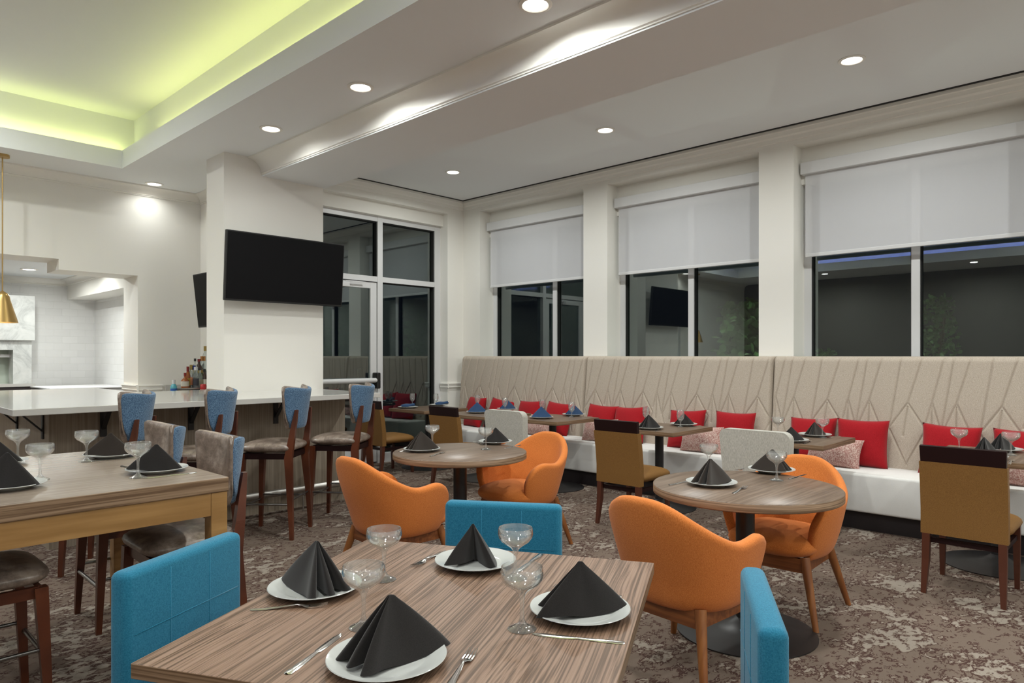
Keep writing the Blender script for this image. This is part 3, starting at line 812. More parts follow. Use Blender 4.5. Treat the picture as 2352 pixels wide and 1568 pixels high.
def teal_chair():
    r = empty('upholstered_chair'); tag(r, '-', 'chair', 'teal felt chairs round the foreground table')
    w_ = 0.235
    bk = MB().box(-w_, w_, -0.250, -0.185, 0.40, 0.838, 0.022, 4).build('backrest', M_TEAL, r, smooth=60)
    MB().box(-w_, w_, -0.20, 0.235, 0.35, 0.47, 0.025, 4).build('seat', M_TEAL, r, smooth=60)
    s_ = MB()
    for x in (-0.08, 0.08):
        for y in (-0.1853, -0.2497): s_.path([(x, y, 0.44), (x, y, 0.814)], 0.0019, 6)
    for y in (-0.1853, -0.2497): s_.path([(-0.21, y, 0.665), (0.21, y, 0.665)], 0.0019, 6)
    s_.build('seam', M_TEAL, bk, smooth=180)
    for sx in (-1, 1):
        for y0, y1 in ((-0.225, -0.27), (0.19, 0.20)):
            MB().beam((sx*0.20, y0, 0.37), (sx*0.21, y1, 0), 0.042, 0.042, 0.026, 0.026).build('leg', M_MAHOG, r)
    return r
tl = teal_chair()
def put_teal(mid, f, label):
    f = Vector((f[0], f[1], 0)).normalized(); p = Vector((mid[0], mid[1], 0))+f*0.225
    return place(tl, p, face(f.x, f.y), label)
put_teal((0.808, 2.157), (0.455, -0.89), 'teal felt chair at the left side of the foreground table')
put_teal((1.965, 1.93), (-0.84, -0.545), 'teal felt chair across the foreground table, front of its back showing')
put_teal((1.648, 0.722), (-0.50, 0.866), 'teal felt chair seen edge on at the right of the foreground table')

def camel_chair():
    r = empty('side_chair'); tag(r, '-', 'chair', 'camel chairs with dark top rails')
    w_ = 0.218
    # back panel leans: chain of sections
    back = MB(); secs = [(0.355, -0.235), (0.50, -0.235), (0.65, -0.252), (0.79, -0.275)]
    V = []
    for z, y in secs:
        V.append([back.bm.verts.new(p) for p in ((-w_, y, z), (w_, y, z), (w_, y+0.055, z), (-w_, y+0.055, z))])
    for k in range(len(V)-1):
        for i in range(4): back.bm.faces.new((V[k][i], V[k][(i+1) % 4], V[k+1][(i+1) % 4], V[k+1][i]))
    back.bm.faces.new(V[0][::-1]); back.bm.faces.new(V[-1])
    bmesh.ops.bevel(back.bm, geom=[e for e in back.bm.edges if len(e.link_faces) == 2 and e.calc_face_angle() > 0.6], offset=0.008, segments=2, affect='EDGES')
    back.build('backrest', M_TAN, r, smooth=50)
    MB().beam((0, -0.250, 0.785), (0, -0.262, 0.885), 2*w_-0.012, 0.032, 2*w_-0.006, 0.030).build('top_rail', M_WENGE, r)
    MB().cushion(2*w_+0.02, 0.46, 0.10, 0.365, e=7, n=44, m_=10, c=(0, 0.03), bulge=0.014, front=0.10).build('seat', M_TAN, r, smooth=180)
    fr = MB()
    for sx in (-1, 1): fr.beam((sx*0.185, -0.20, 0.315), (sx*0.19, 0.22, 0.315), 0.022, 0.030)
    fr.beam((-0.19, 0.225, 0.34), (0.19, 0.225, 0.34), 0.022, 0.05, xdir=(0, 1, 0)); fr.beam((-0.19, -0.20, 0.315), (0.19, -0.20, 0.315), 0.022, 0.03, xdir=(0, 1, 0))
    fr.build('stretcher', M_WENGE, r)
    for sx in (-1, 1):
        MB().chain([(sx*0.19, -0.210, 0.40), (sx*0.192, -0.22, 0.2), (sx*0.198, -0.25, 0)], [(0.042, 0.046), (0.038, 0.04), (0.026, 0.026)]).build('leg', M_MAHOG, r)
        MB().chain([(sx*0.195, 0.215, 0.38), (sx*0.198, 0.222, 0)], [(0.040, 0.040), (0.026, 0.026)]).build('leg', M_MAHOG, r)
    return r
cc = camel_chair()
gc = 'camel chairs with dark top rails'
place(cc, (4.955, 0.885, 0), face(1, 0.0), 'camel chair with dark top rail nearest the right edge')
place(cc, (4.985, 3.335, 0), face(1, 0.0), 'camel chair with dark top rail in front of the middle banquette tables')
place(cc, (4.985, 5.53, 0), face(1, 0.02), 'camel chair with dark top rail behind the farther round table')
place(cc, (5.03, 6.92, 0), face(1, 0.0), 'camel chair partly hidden behind the rightmost bar stool')

def grey_chair():
    r = empty('parsons_chair'); tag(r, '-', 'chair', 'pale grey upholstered chairs')
    w_ = 0.255
    mb = MB()
    # rounded-corner back as prism in XZ, thickness along Y
    poly = []; rr = 0.055; z0, z1 = 0.33, 0.90
    wt, wb = w_, w_-0.03
    poly += [(-wb, z0), (wb, z0)]
    for k in range(7):
        a = PI/2*k/6; poly.append((wt-rr+rr*math.cos(a), z1-rr+rr*math.sin(a)))
    for k in range(7):
        a = PI/2+PI/2*k/6; poly.append((-wt+rr+rr*math.cos(a), z1-rr+rr*math.sin(a)))
    M = Matrix(((1, 0, 0, 0), (0, 0, 1, 0), (0, 1, 0, 0), (0, 0, 0, 1)))
    mb.prism(poly, -0.275, -0.205, M)
    for v in mb.bm.verts: v.co.y -= 0.10*max(0, v.co.z-0.45)
    bmesh.ops.bevel(mb.bm, geom=[e for e in mb.bm.edges if e.calc_face_angle(0) > 1.0], offset=0.012, segments=3, affect='EDGES')
    mb.build('backrest', M_GREYF, r, smooth=50)
    MB().cushion(2*w_-0.04, 0.48, 0.11, 0.36, e=6, n=40, m_=8, c=(0, 0.02), bulge=0.012).build('seat', M_GREYF, r, smooth=180)
    MB().box(-0.2, 0.2, -0.2, 0.2, 0.335, 0.37).build('seat_frame', M_MAHOG, r)
    for sx in (-1, 1):
        for y0, y1 in ((-0.2, -0.245), (0.19, 0.21)):
            MB().beam((sx*0.19, y0, 0.36), (sx*0.205, y1, 0), 0.04, 0.04, 0.026, 0.026).build('leg', M_MAHOG, r)
    return r
gch = grey_chair()
place(gch, (4.955, 2.115, 0), face(1, 0), 'pale grey chair behind the nearer round table, back toward us')
place(gch, (4.99, 4.60, 0), face(1, 0), 'pale grey chair behind the farther orange chair, back toward us')

def bar_stool(sh, name, group):
    """seat height sh"""
    r = empty(name); tag(r, '-', 'stool', group)
    MB().cushion(0.44, 0.44, 0.085, sh-0.085, e=5, n=44, m_=10, c=(0, 0.0), bulge=0.012, front=0.12).build('seat', M_LEATH, r, smooth=180)
    fr = MB()
    for sx in (-1, 1): fr.beam((sx*0.175, -0.18, sh-0.105), (sx*0.185, 0.17, sh-0.105), 0.022, 0.045)
    for y in (-0.18, 0.17): fr.beam((-0.18, y, sh-0.105), (0.18, y, sh-0.105), 0.022, 0.045, xdir=(0, 1, 0))
    fr.build('seat_frame', M_WENGE if sh > 0.7 else M_CHERRY, r)
    # curved back: inner leather, outer tweed
    zb0, zb1 = sh+0.10, sh+0.415; R0 = 0.50; nA = 16
    def shell(off0, off1, grow, crest):
        P = []
        for i in range(nA+1):
            q = -1+2*i/nA
            rows = []
            for side, off in ((0, off0), (1, off1)):
                col = []
                for j in range(13):
                    t = j/12; z = zb0-grow+(zb1-zb0+2*grow)*t
                    hw = (0.185+0.035*t+grow)*(1-0.30*max(0, 0.18-t)/0.18*0.5)
                    x = q*hw
                    rim = 1-0.75*(abs(q)**10)
                    y = -0.218-0.055*t + 0.105*q*q*(0.45+0.7*t) + off*rim
                    top = crest*q*q*sstep(0.6, 1, t)
                    cz = -0.025*(abs(q)**6)*(1 if t > 0.85 else 0)+0.02*(abs(q)**6)*(1 if t < 0.1 else 0)
                    col.append((x, y, z+top+cz))
                rows.append(col)
            P.append(rows[0]+rows[1][::-1]+[rows[0][0]])
        mb = MB(); V = mb.grid(P)
        mb.bm.faces.new([V[0][k] for k in range(len(V[0])-1)]); mb.bm.faces.new([V[-1][k] for k in range(len(V[0])-1)][::-1])
        bmesh.ops.remove_doubles(mb.bm, verts=mb.bm.verts, dist=1e-5)
        return mb
    shell(0.006, 0.050, 0.006, 0.045).build('backrest', M_LEATH, r, smooth=70, sub=1)
    shell(-0.022, 0.012, 0.0, 0.036).build('back_cover', M_TWEED, r, smooth=70, sub=1)
    for sx in (-1, 1):
        MB().chain([(sx*0.208, -0.222, 0), (sx*0.197, -0.205, sh*0.45), (sx*0.178, -0.185, sh-0.12), (sx*0.170, -0.208, sh+0.03), (sx*0.158, -0.226, sh+0.16), (sx*0.152, -0.240, sh+0.255)],
                   [(0.026, 0.028), (0.034, 0.042), (0.036, 0.060), (0.034, 0.046), (0.032, 0.034), (0.028, 0.020)]).build('leg', M_CHERRY, r)
        MB().chain([(sx*0.206, 0.200, 0), (sx*0.188, 0.175, sh-0.085)], [(0.026, 0.026), (0.046, 0.046)]).build('leg', M_CHERRY, r)
    def lx(z): return 0.207-0.022*z/sh
    for sx in (-1, 1): MB().tube((sx*lx(0.27), -0.20, 0.27), (sx*lx(0.27), 0.195, 0.27), 0.008).build('footrail', M_DSTEEL, r, smooth=60)
    MB().tube((-lx(0.32), 0.195, 0.235), (lx(0.32), 0.195, 0.235), 0.010).build('footrail', M_DSTEEL, r, smooth=60)
    MB().tube((-lx(0.32), -0.205, 0.30), (lx(0.32), -0.205, 0.30), 0.008).build('footrail', M_DSTEEL, r, smooth=60)
    return r
gb = 'bar stools with blue tweed backs'
bs = bar_stool(0.745, 'bar_stool', gb)
f = (-0.63, 0.78)
place(bs, (1.48, 5.20, 0), face(-0.786, 0.618), 'blue backed bar stool behind the napkins of the tall table')
place(bs, (2.06, 5.20, 0), face(-0.719, 0.695), 'blue backed bar stool second from the left along the bar front')
place(bs, (2.68, 5.21, 0), face(-0.65, 0.76), 'blue backed bar stool left of the rightmost one, all legs in view')
place(bs, (3.31, 5.23, 0), face(-0.60, 0.80), 'blue backed bar stool nearest the glazed door')
place(bs, (0.78, 6.75, 0), face(1, 0.1), 'bar stool at the short left side of the bar, in shade')
gh = 'counter stools at the tall table'
cs = bar_stool(0.60, 'counter_stool', gh)
place(cs, (1.285, 3.42, 0), face(-1, 0.02), 'taupe leather counter stool at the near right side of the tall table')
place(cs, (1.285, 4.16, 0), face(-1, 0.02), 'taupe leather counter stool at the far right side of the tall table')
place(cs, (0.50, 3.40, 0), face(1, 0.0), 'counter stool seat showing at the bottom left corner under the tall table')
place(cs, (0.455, 4.17, 0), face(1, 0.0), 'counter stool at the far left side of the tall table, only legs in view')

# ------------------------------------------------------------------ tableware
def plate(rp, name='dinner_plate'):
    s_ = rp/0.13
    return MB().lathe([(0, 0.004), (0.070*s_, 0.004), (0.076*s_, 0.000), (0.080*s_, 0.003), (0.104*s_, 0.011), (0.128*s_, 0.0185), (0.1302*s_, 0.020), (0.129*s_, 0.0218), (0.104*s_, 0.0155), (0.086*s_, 0.0095), (0.080*s_, 0.0085), (0, 0.0085)], 64).build(name, M_CHINA, smooth=70)
P_PL = plate(0.130)
def coupe():
    return MB().lathe([(0, 0), (0.034, 0), (0.0358, 0.0015), (0.034, 0.0036), (0.022, 0.0080), (0.011, 0.0150), (0.0062, 0.0240), (0.0048, 0.045), (0.0056, 0.070), (0.0085, 0.084), (0.014, 0.0925), (0.027, 0.102), (0.042, 0.112), (0.0510, 0.124), (0.0535, 0.136), (0.0512, 0.1530),
                       (0.0500, 0.1542), (0.0490, 0.1530), (0.0512, 0.136), (0.0487, 0.1255), (0.040, 0.1145), (0.025, 0.1050), (0.010, 0.0965), (0, 0.094)], 40).build('coupe_glass', M_GLASS, smooth=70)
P_CP = coupe()
def goblet():
    return MB().lathe([(0, 0), (0.034, 0), (0.035, 0.0015), (0.018, 0.005), (0.008, 0.010), (0.005, 0.022), (0.006, 0.050), (0.014, 0.058), (0.028, 0.074), (0.0355, 0.098), (0.0365, 0.122), (0.031, 0.162), (0.0300, 0.1625), (0.0292, 0.162), (0.0347, 0.122), (0.0337, 0.098), (0.026, 0.076), (0.012, 0.062), (0, 0.059)], 32).build('goblet', M_GLASS, smooth=70)
P_GB = goblet()
def napkin(kind, m):
    """standing pyramid fold: a cloth draped from an apex over a pleated plan curve"""
    if kind == 0:    # flutes opening to the local left front
        plan = [(0.122, 0.012), (0.110, -0.008), (0.05, -0.036), (-0.02, -0.068), (-0.056, -0.094), (-0.074, -0.097), (-0.072, -0.080), (-0.012, -0.022), (-0.020, -0.014), (-0.088, -0.056), (-0.100, -0.046), (-0.086, -0.030), (-0.010, 0.004), (-0.020, 0.012),
                (-0.100, -0.010), (-0.118, 0.000), (-0.102, 0.018), (-0.04, 0.034), (0.03, 0.042), (0.095, 0.034)]
        H = 0.128; ap = (-0.006, 0.0)
    elif kind == 1:  # broad triangular face to the front, second leaf behind
        plan = [(0.108, -0.005), (0.06, -0.030), (0.0, -0.048), (-0.06, -0.062), (-0.108, -0.068), (-0.104, -0.054), (-0.060, -0.032), (-0.030, -0.006), (-0.055, 0.008), (-0.098, 0.020), (-0.085, 0.032), (-0.02, 0.035), (0.04, 0.030), (0.105, 0.022), (0.116, 0.008)]
        H = 0.118; ap = (0.0, -0.004)
    else:            # two leaves split by a dark centre opening toward the front
        plan = [(0.070, -0.062), (0.064, -0.074), (0.040, -0.060), (0.018, -0.020), (0.002, 0.004), (-0.012, -0.016), (-0.040, -0.050), (-0.085, -0.072), (-0.094, -0.060), (-0.066, -0.018), (-0.035, 0.035), (0.0, 0.05), (0.04, 0.04), (0.066, 0.0)]
        H = 0.122; ap = (-0.008, 0.004)
    n = len(plan); C_ = []
    for i in range(n):                       # closed Catmull-Rom through the plan points
        p0, p1, p2, p3 = [np.array(plan[(i+k-1) % n]) for k in range(4)]
        for t in (0, 0.25, 0.5, 0.75):
            C_.append(0.5*((2*p1)+(-p0+p2)*t+(2*p0-5*p1+4*p2-p3)*t*t+(-p0+3*p1-3*p2+p3)*t**3))
    rows = []; m_ = 14
    for q in C_:
        col = []
        ang = math.atan2(q[1], q[0])
        for j in range(m_+1):
            t = j/m_                          # 0 base, 1 apex
            k = (1-t)**(0.84 if kind == 0 else 0.90)
            rip = 1+0.035*math.sin(PI*t)*math.cos(3*ang+1)
            x = ap[0]+(q[0]-ap[0])*k*rip; y = ap[1]+(q[1]-ap[1])*k*rip
            z = H*t*(1-0.02*math.sin(PI*t)) + 0.010*(1-t)*(0.5+0.5*math.sin(2*ang+0.5))
            if t > 0.97: x = ap[0]+(q[0]-ap[0])*0.05; y = ap[1]+(q[1]-ap[1])*0.05
            col.append((x, y, z))
        rows.append(col)
    mb = MB(); V = mb.grid(rows, closed_u=True)
    mb.bm.faces.new([V[i][-1] for i in range(len(V))])
    o = mb.build('folded_napkin', m, smooth=75, sub=1)
    return o
NK = [napkin(k, M_NAPK) for k in range(3)]
NB = [napkin(0, M_NAPB), napkin(1, M_NAPB)]
NBL = [napkin(1, M_NAPBL), napkin(0, M_NAPBL)]
def rolled():
    mb = MB(); rows = []
    for i in range(15):
        t = i/14; x = -0.085+0.17*t; rr = 0.020+0.010*math.sin(PI*t)+0.006*math.sin(7*t)
        rows.append([(x+0.01*math.sin(k), rr*1.5*math.cos(2*PI*k/14), 0.024+0.020*t+rr*0.8*math.sin(2*PI*k/14)) for k in range(15)])
    mb.grid(rows); bmesh.ops.remove_doubles(mb.bm, verts=mb.bm.verts, dist=1e-5)
    bmesh.ops.holes_fill(mb.bm, edges=mb.bm.edges, sides=30)
    return mb.build('rolled_napkin', M_NAPBL, smooth=80)
RN = rolled()
def outline_solid(poly_rows, name, m, thick=0.0022):
    """flat cutlery: rows (x, halfwidth, z) along x; returns a strip body"""
    mb = MB(); top = []; bot = []
    P = []
    for x, hw, z in poly_rows:
        P.append([(x, -hw, z), (x, -hw*0.6, z+thick*0.6), (x, 0, z+thick), (x, hw*0.6, z+thick*0.6), (x, hw, z), (x, 0, z-thick*0.2), (x, -hw, z)])
    V = mb.grid(P); return mb
def fork():
    rows = [(0, 0.004, 0.001), (0.004, 0.009, 0.001), (0.03, 0.0095, 0.001), (0.06, 0.0075, 0.003), (0.10, 0.0045, 0.007), (0.12, 0.0035, 0.009), (0.132, 0.0060, 0.007), (0.140, 0.0115, 0.004), (0.150, 0.0125, 0.0025)]
    mb = outline_solid(rows, 'fork', M_CUTL)
    for k in range(4):
        y = -0.0105+0.007*k
        mb.beam((0.149, y, 0.0028), (0.170, y, 0.0030), 0.0042, 0.0018, 0.0036, 0.0018, xdir=(0, 1, 0))
        mb.beam((0.170, y, 0.0030), (0.198, y*0.93, 0.0075), 0.0036, 0.0018, 0.0018, 0.0012, xdir=(0, 1, 0))
    bmesh.ops.remove_doubles(mb.bm, verts=mb.bm.verts, dist=1e-6)
    return mb.build('fork', M_CUTL, smooth=50)
def knife():
    rows = [(0, 0.005, 0.001), (0.004, 0.0095, 0.001), (0.05, 0.0095, 0.001), (0.095, 0.0070, 0.001), (0.112, 0.0050, 0.001), (0.120, 0.0085, 0.001), (0.15, 0.0100, 0.001), (0.195, 0.0098, 0.001), (0.212, 0.0070, 0.001), (0.220, 0.0015, 0.001)]
    return outline_solid(rows, 'knife', M_CUTL, 0.0026).build('knife', M_CUTL, smooth=50)
P_FK, P_KN = fork(), knife()
def cut(proto, a, b_, z, label, group):
    A = at(*a, z); B = at(*b_, z); d_ = B-A
    o = place(proto, (A.x, A.y, z), math.atan2(d_.y, d_.x), label, group, 'cutlery'); return o
GP, GN, GC, GG, GF, GK = 'plates on the tables', 'folded napkins on the plates', 'coupe glasses on the tables', 'goblets on the tables', 'forks on the tables', 'knives on the tables'
def put_plate(u, v, z, label):
    p = at(u, v, z+0.016); place(P_PL, (p.x, p.y, z), 0, label, GP, 'plate'); return p
def put_napkin(proto, p, z, rot, label, sc=1.0, flip=1):
    o = place(proto, (p.x, p.y, z+0.009), math.radians(rot), label, GN, 'napkin'); o.scale = (sc*flip, sc, sc); return o
def put_glass(proto, u, v, z, label):
    p = at(u, v, z); return place(proto, (p.x, p.y, z), 0, label, GC if proto is P_CP else GG, 'glass')
T = 0.75
VIEW = -46.22     # a thing turned by this much faces its local -Y to the camera
# foreground table
p = put_plate(889, 1506, T, 'white plate nearest us on the foreground table'); put_napkin(NK[0], p+Vector((0.022, 0.006, 0)), T, VIEW+18, 'charcoal pyramid napkin nearest us, its folds opening to the left', 1.06)
p = put_plate(724, 1344, T, 'white plate at the left of the foreground table'); put_napkin(NK[0], p, T, VIEW-24, 'charcoal napkin on the left plate of the foreground table, folds opening to the right', 1.06, -1)
p = put_plate(1092, 1285, T, 'white plate at the far side of the foreground table'); put_napkin(NK[2], p, T, VIEW, 'charcoal napkin split into two leaves on the far plate of the foreground table', 1.0)
p = put_plate(1332, 1395, T, 'white plate at the right of the foreground table'); put_napkin(NK[1], p, T, VIEW+4, 'charcoal napkin with a broad triangular face on the right plate of the foreground table', 1.1)
put_glass(P_CP, 835, 1440, T, 'coupe glass behind the nearest napkin on the foreground table')
put_glass(P_CP, 882, 1331, T, 'coupe glass at the far left of the foreground table')
put_glass(P_CP, 1184, 1328, T, 'coupe glass beside the far plate of the foreground table')
put_glass(P_CP, 1199, 1444, T, 'coupe glass beside the right plate, nearest the middle of the foreground table')
cut(P_KN, (658, 1549), (782, 1457), T, 'knife left of the nearest plate on the foreground table', GK)
cut(P_FK, (1022, 1590), (1098, 1480), T, 'fork right of the nearest plate on the foreground table', GF)
cut(P_FK, (575, 1401), (738, 1392), T, 'fork in front of the left plate of the foreground table', GF)
cut(P_FK, (1022, 1266), (957, 1299), T, 'fork left of the far plate of the foreground table', GF)
cut(P_KN, (1243, 1272), (1200, 1305), T, 'knife right of the far plate of the foreground table', GK)
cut(P_KN, (1435, 1477), (1222, 1456), T, 'knife in front of the right plate of the foreground table', GK)
cut(P_FK, (1428, 1370), (1290, 1352), T, 'fork behind the right plate of the foreground table, only its tip in view', GF)
# farther round table
p = put_plate(969, 1030, T, 'white plate at the left of the farther round table'); put_napkin(NB[0], p, T, VIEW+12, 'brown black napkin at the left of the farther round table')
p = put_plate(1138, 1013, T, 'white plate at the right of the farther round table'); put_napkin(NK[1], p, T, VIEW+12, 'charcoal napkin at the right of the farther round table', 0.95)
put_glass(P_CP, 993, 1024, T, 'coupe glass behind the left napkin of the farther round table')
put_glass(P_CP, 1116, 1032, T, 'coupe glass in front of the right plate of the farther round table')
cut(P_KN, (916, 1037), (985, 1026), T, 'knife left of the left plate on the farther round table', GK)
cut(P_FK, (988, 1048), (1037, 1035), T, 'fork right of the left plate on the farther round table', GF)
cut(P_FK, (1110, 1022), (1083, 1013), T, 'fork left of the right plate on the farther round table', GF)
cut(P_KN, (1196, 1022), (1150, 1031), T, 'knife right of the right plate on the farther round table', GK)
# nearer round table
p = put_plate(1634, 1106, T, 'white plate at the left of the nearer round table'); put_napkin(NB[0], p, T, VIEW+12, 'brown black napkin at the left of the nearer round table')
p = put_plate(1772, 1077, T, 'white plate at the right of the nearer round table'); put_napkin(NB[0], p, T, VIEW-16, 'brown black napkin behind the coupe glass on the nearer round table', 0.95, -1)
put_glass(P_CP, 1628, 1081, T, 'coupe glass behind the left napkin of the nearer round table')
put_glass(P_CP, 1784, 1103, T, 'coupe glass in front of the right plate of the nearer round table')
cut(P_KN, (1537, 1114), (1620, 1096), T, 'knife left of the left plate on the nearer round table', GK)
cut(P_FK, (1684, 1133), (1727, 1112), T, 'fork right of the left plate on the nearer round table', GF)
cut(P_FK, (1740, 1074), (1697, 1080), T, 'fork left of the right plate on the nearer round table', GF)
cut(P_KN, (1852, 1089), (1811, 1100), T, 'knife right of the right plate on the nearer round table', GK)
# tall table
p = put_plate(361, 1075, HZ, 'white plate at the near right of the tall table'); put_napkin(NK[1], p, HZ, VIEW-6, 'black napkin at the near right corner of the tall table')
p = put_plate(256, 1042, HZ, 'white plate at the far right of the tall table'); put_napkin(NB[1], p, HZ, VIEW-2, 'brown black napkin at the far right of the tall table')
p = put_plate(20, 1112, HZ, 'white plate at the near left of the tall table, cut by the photo edge'); put_napkin(NK[1], p, HZ, VIEW-12, 'black napkin at the near left of the tall table, cut by the photo edge', 1.15)
p = put_plate(-8, 1060, HZ, 'white plate at the far left of the tall table, mostly out of frame'); put_napkin(NK[1], p, HZ, VIEW+5, 'black napkin at the far left of the tall table, behind the nearer one')
put_glass(P_CP, 317, 1097, HZ, 'coupe glass in front of the near right napkin on the tall table')
put_glass(P_CP, 92, 1102, HZ, 'coupe glass at the near left of the tall table')
put_glass(P_CP, 199, 1060, HZ, 'coupe glass left of the far right plate on the tall table')
put_glass(P_CP, 41, 1056, HZ, 'coupe glass at the far left of the tall table')
cut(P_KN, (452, 1085), (345, 1097), HZ, 'knife in front of the near right plate on the tall table', GK)
cut(P_KN, (320, 1050), (235, 1057), HZ, 'knife in front of the far right plate on the tall table', GK)
cut(P_FK, (-60, 1145), (85, 1113), HZ, 'fork in front of the near left plate on the tall table', GF)
cut(P_FK, (279, 1070), (318, 1080), HZ, 'fork left of the near right plate on the tall table', GF)
# banquette tables
p = put_plate(937, 934, T, 'white plate at the left of the farthest banquette table')
place(RN, (p.x, p.y, T), math.radians(-35), 'rolled navy napkin at the left of the farthest banquette table', 'rolled navy napkins', 'napkin')
p = put_plate(1008, 929, T, 'white plate at the right of the farthest banquette table')
place(RN, (p.x+0.03, p.y-0.02, T), math.radians(-30), 'rolled navy napkin at the right of the farthest banquette table', 'rolled navy napkins', 'napkin')
put_glass(P_GB, 947, 931, T, 'goblet at the left of the farthest banquette table'); put_glass(P_GB, 1001, 932, T, 'goblet at the right of the farthest banquette table')
p = put_plate(1096, 945, T, 'white plate on the second banquette table, nearer its left edge'); put_napkin(NBL[0], p, T, VIEW, 'navy napkin left of the farther grey chair')
p = put_plate(1165, 938, T, 'white plate hidden behind the farther grey chair'); put_napkin(NBL[0], p, T, VIEW+20, 'navy napkin peeking over the farther grey chair')
put_glass(P_GB, 1097, 936, T, 'goblet behind the navy napkin left of the farther grey chair'); put_glass(P_GB, 1160, 944, T, 'goblet just above the farther grey chair')
p = put_plate(1243, 957, T, 'white plate at the left of the third banquette table'); put_napkin(NBL[0], p, T, VIEW, 'navy napkin right of the farther grey chair')
p = put_plate(1318, 951, T, 'white plate at the right of the third banquette table'); put_napkin(NBL[0], p, T, VIEW+15, 'navy napkin behind a goblet on the third banquette table')
put_glass(P_GB, 1246, 949, T, 'goblet behind the left navy napkin of the third banquette table'); put_glass(P_GB, 1313, 957, T, 'goblet before the right navy napkin of the third banquette table')
cut(P_KN, (1360, 956), (1320, 961), T, 'knife at the right of the third banquette table', GK); cut(P_FK, (1262, 963), (1279, 955), T, 'fork between the plates of the third banquette table', GF)
p = put_plate(1491, 981, T, 'white plate beside the dark rail of the middle camel chair'); put_napkin(NK[0], p, T, VIEW+14, 'black napkin beside the dark rail of the middle camel chair', 0.95)
p = put_plate(1570, 973, T, 'white plate behind the goblet on the middle banquette table'); put_napkin(NK[1], p, T, VIEW+10, 'black napkin behind the goblet on the middle banquette table', 0.95)
put_glass(P_GB, 1484, 972, T, 'goblet half hidden behind the napkin beside the middle camel chair'); put_glass(P_GB, 1563, 980, T, 'goblet standing before the black napkin on the middle banquette table')
cut(P_KN, (1610, 977), (1588, 980), T, 'knife at the right of the middle banquette table', GK); cut(P_FK, (1505, 990), (1527, 983), T, 'fork at the left of the middle banquette table', GF)
p = put_plate(1817, 1009, T, 'white plate half behind the nearer grey chair'); put_napkin(NK[1], p, T, VIEW, 'black napkin half behind the nearer grey chair', 0.9)
p = put_plate(1872, 997, T, 'white plate behind the coupe glass on the fifth banquette table'); put_napkin(NB[0], p, T, VIEW+10, 'brown black napkin behind the coupe glass on the fifth banquette table', 0.85)
put_glass(P_CP, 1787, 1000, T, 'coupe glass above the nearer grey chair'); put_glass(P_CP, 1889, 1005, T, 'coupe glass at the right of the fifth banquette table')
cut(P_KN, (1932, 1001), (1902, 1006), T, 'knife at the right of the fifth banquette table', GK); cut(P_FK, (1846, 1019), (1866, 1012), T, 'fork at the left of the fifth banquette table', GF)
p = put_plate(2262, 1046, T, 'white plate hidden behind the nearest camel chair rail'); put_napkin(NK[0], p, T, VIEW+12, 'black fluted napkin just above the nearest camel chair rail', 1.0)
p = put_plate(2300, 1030, T, 'white plate at the far side of the rightmost banquette table'); put_napkin(NK[0], p, T, VIEW+5, 'black napkin at the far side of the rightmost banquette table', 0.9)
put_glass(P_CP, 2203, 1036, T, 'coupe glass at the left of the rightmost banquette table'); put_glass(P_CP, 2322, 1045, T, 'coupe glass at the right edge of the photo')
cut(P_FK, (2318, 1066), (2330, 1052), T, 'fork at the right edge of the rightmost banquette table', GF)
for q in (NBL[1],): bpy.data.objects.remove(q)

# ------------------------------------------------------------------ bar
bc = empty('bar_counter', (2.4, 5.94, 0)); tag(bc, 'long white quartz bar counter with grey oak front panels', 'bar counter')
ox, oy = 2.4, 5.94
mb = MB(); mb.box(0.99-ox, 3.87-ox, 5.44-oy, 7.25-oy, 1.025, 1.07, 0.003, 1); mb.build('countertop', M_QUARTZ, bc)
MB().box(0.99-ox, 2.30-ox, 7.25-oy, 8.55-oy, 1.025, 1.07, 0.003, 1).build('countertop', M_QUARTZ, bc)
MB().box(1.30-ox, 3.80-ox, 0, 0.06, 0.0, 1.025).build('front_panel', M_BARP, bc)
MB().box(3.74-ox, 3.80-ox, 0.06, 0.62, 0.0, 1.025).build('end_panel', M_BARP, bc)
MB().box(1.30-ox, 1.36-ox, 0.06, 2.5, 0.0, 1.025).build('side_panel', M_BARP, bc)
MB().box(1.36-ox, 3.74-ox, 0.06, 0.9, 0.0, 0.06).build('plinth', M_KICK, bc)
def bracket(x, y, dx, dy):
    m_ = MB(); xd = (dy, dx, 0) if dy else (0, 1, 0)
    m_.beam((x+dx*0.006, y+dy*0.006, 1.022), (x+dx*0.006, y+dy*0.006, 0.80), 0.045, 0.012, xdir=xd)
    m_.beam((x, y, 1.018), (x+dx*0.30, y+dy*0.30, 1.018), 0.045, 0.012, xdir=xd)
    m_.beam((x+dx*0.01, y+dy*0.01, 0.86), (x+dx*0.16, y+dy*0.16, 1.012), 0.03, 0.012, xdir=xd)
    return m_.build('bracket', M_BLKM, bc)
for u in (237, 438, 633): 
    l = (u-1176)/1585; X_ = 5.94*(sT+l*cT)/(cT-l*sT); bracket(X_-ox, 0, 0, -1)
bracket(1.30-ox, 0.15, -1, 0); bracket(1.30-ox, 1.0, -1, 0)
fr_ = MB(); fr_.tube((1.45-ox, -0.17, 0.20), (3.86-ox, -0.17, 0.20), 0.032, n=20)
for x in (1.6, 2.6, 3.25, 3.78): fr_.path([(x-ox, -0.17, 0.2), (x-ox, -0.17, 0.0)], 0.008); fr_.path([(x-ox, -0.17, 0.2), (x-ox, 0.0, 0.14)], 0.008)
fr_.build('foot_rail', M_STEEL, bc, smooth=50)
bb = empty('back_counter', (2.85, 8.2, 0)); tag(bb, 'low white back counter with backsplash behind the bar', 'counter')
MB().box(-0.35, 0.61, -0.28, 0.41, 0.955, 0.985, 0.003, 1).build('countertop', M_QUARTZ, bb)
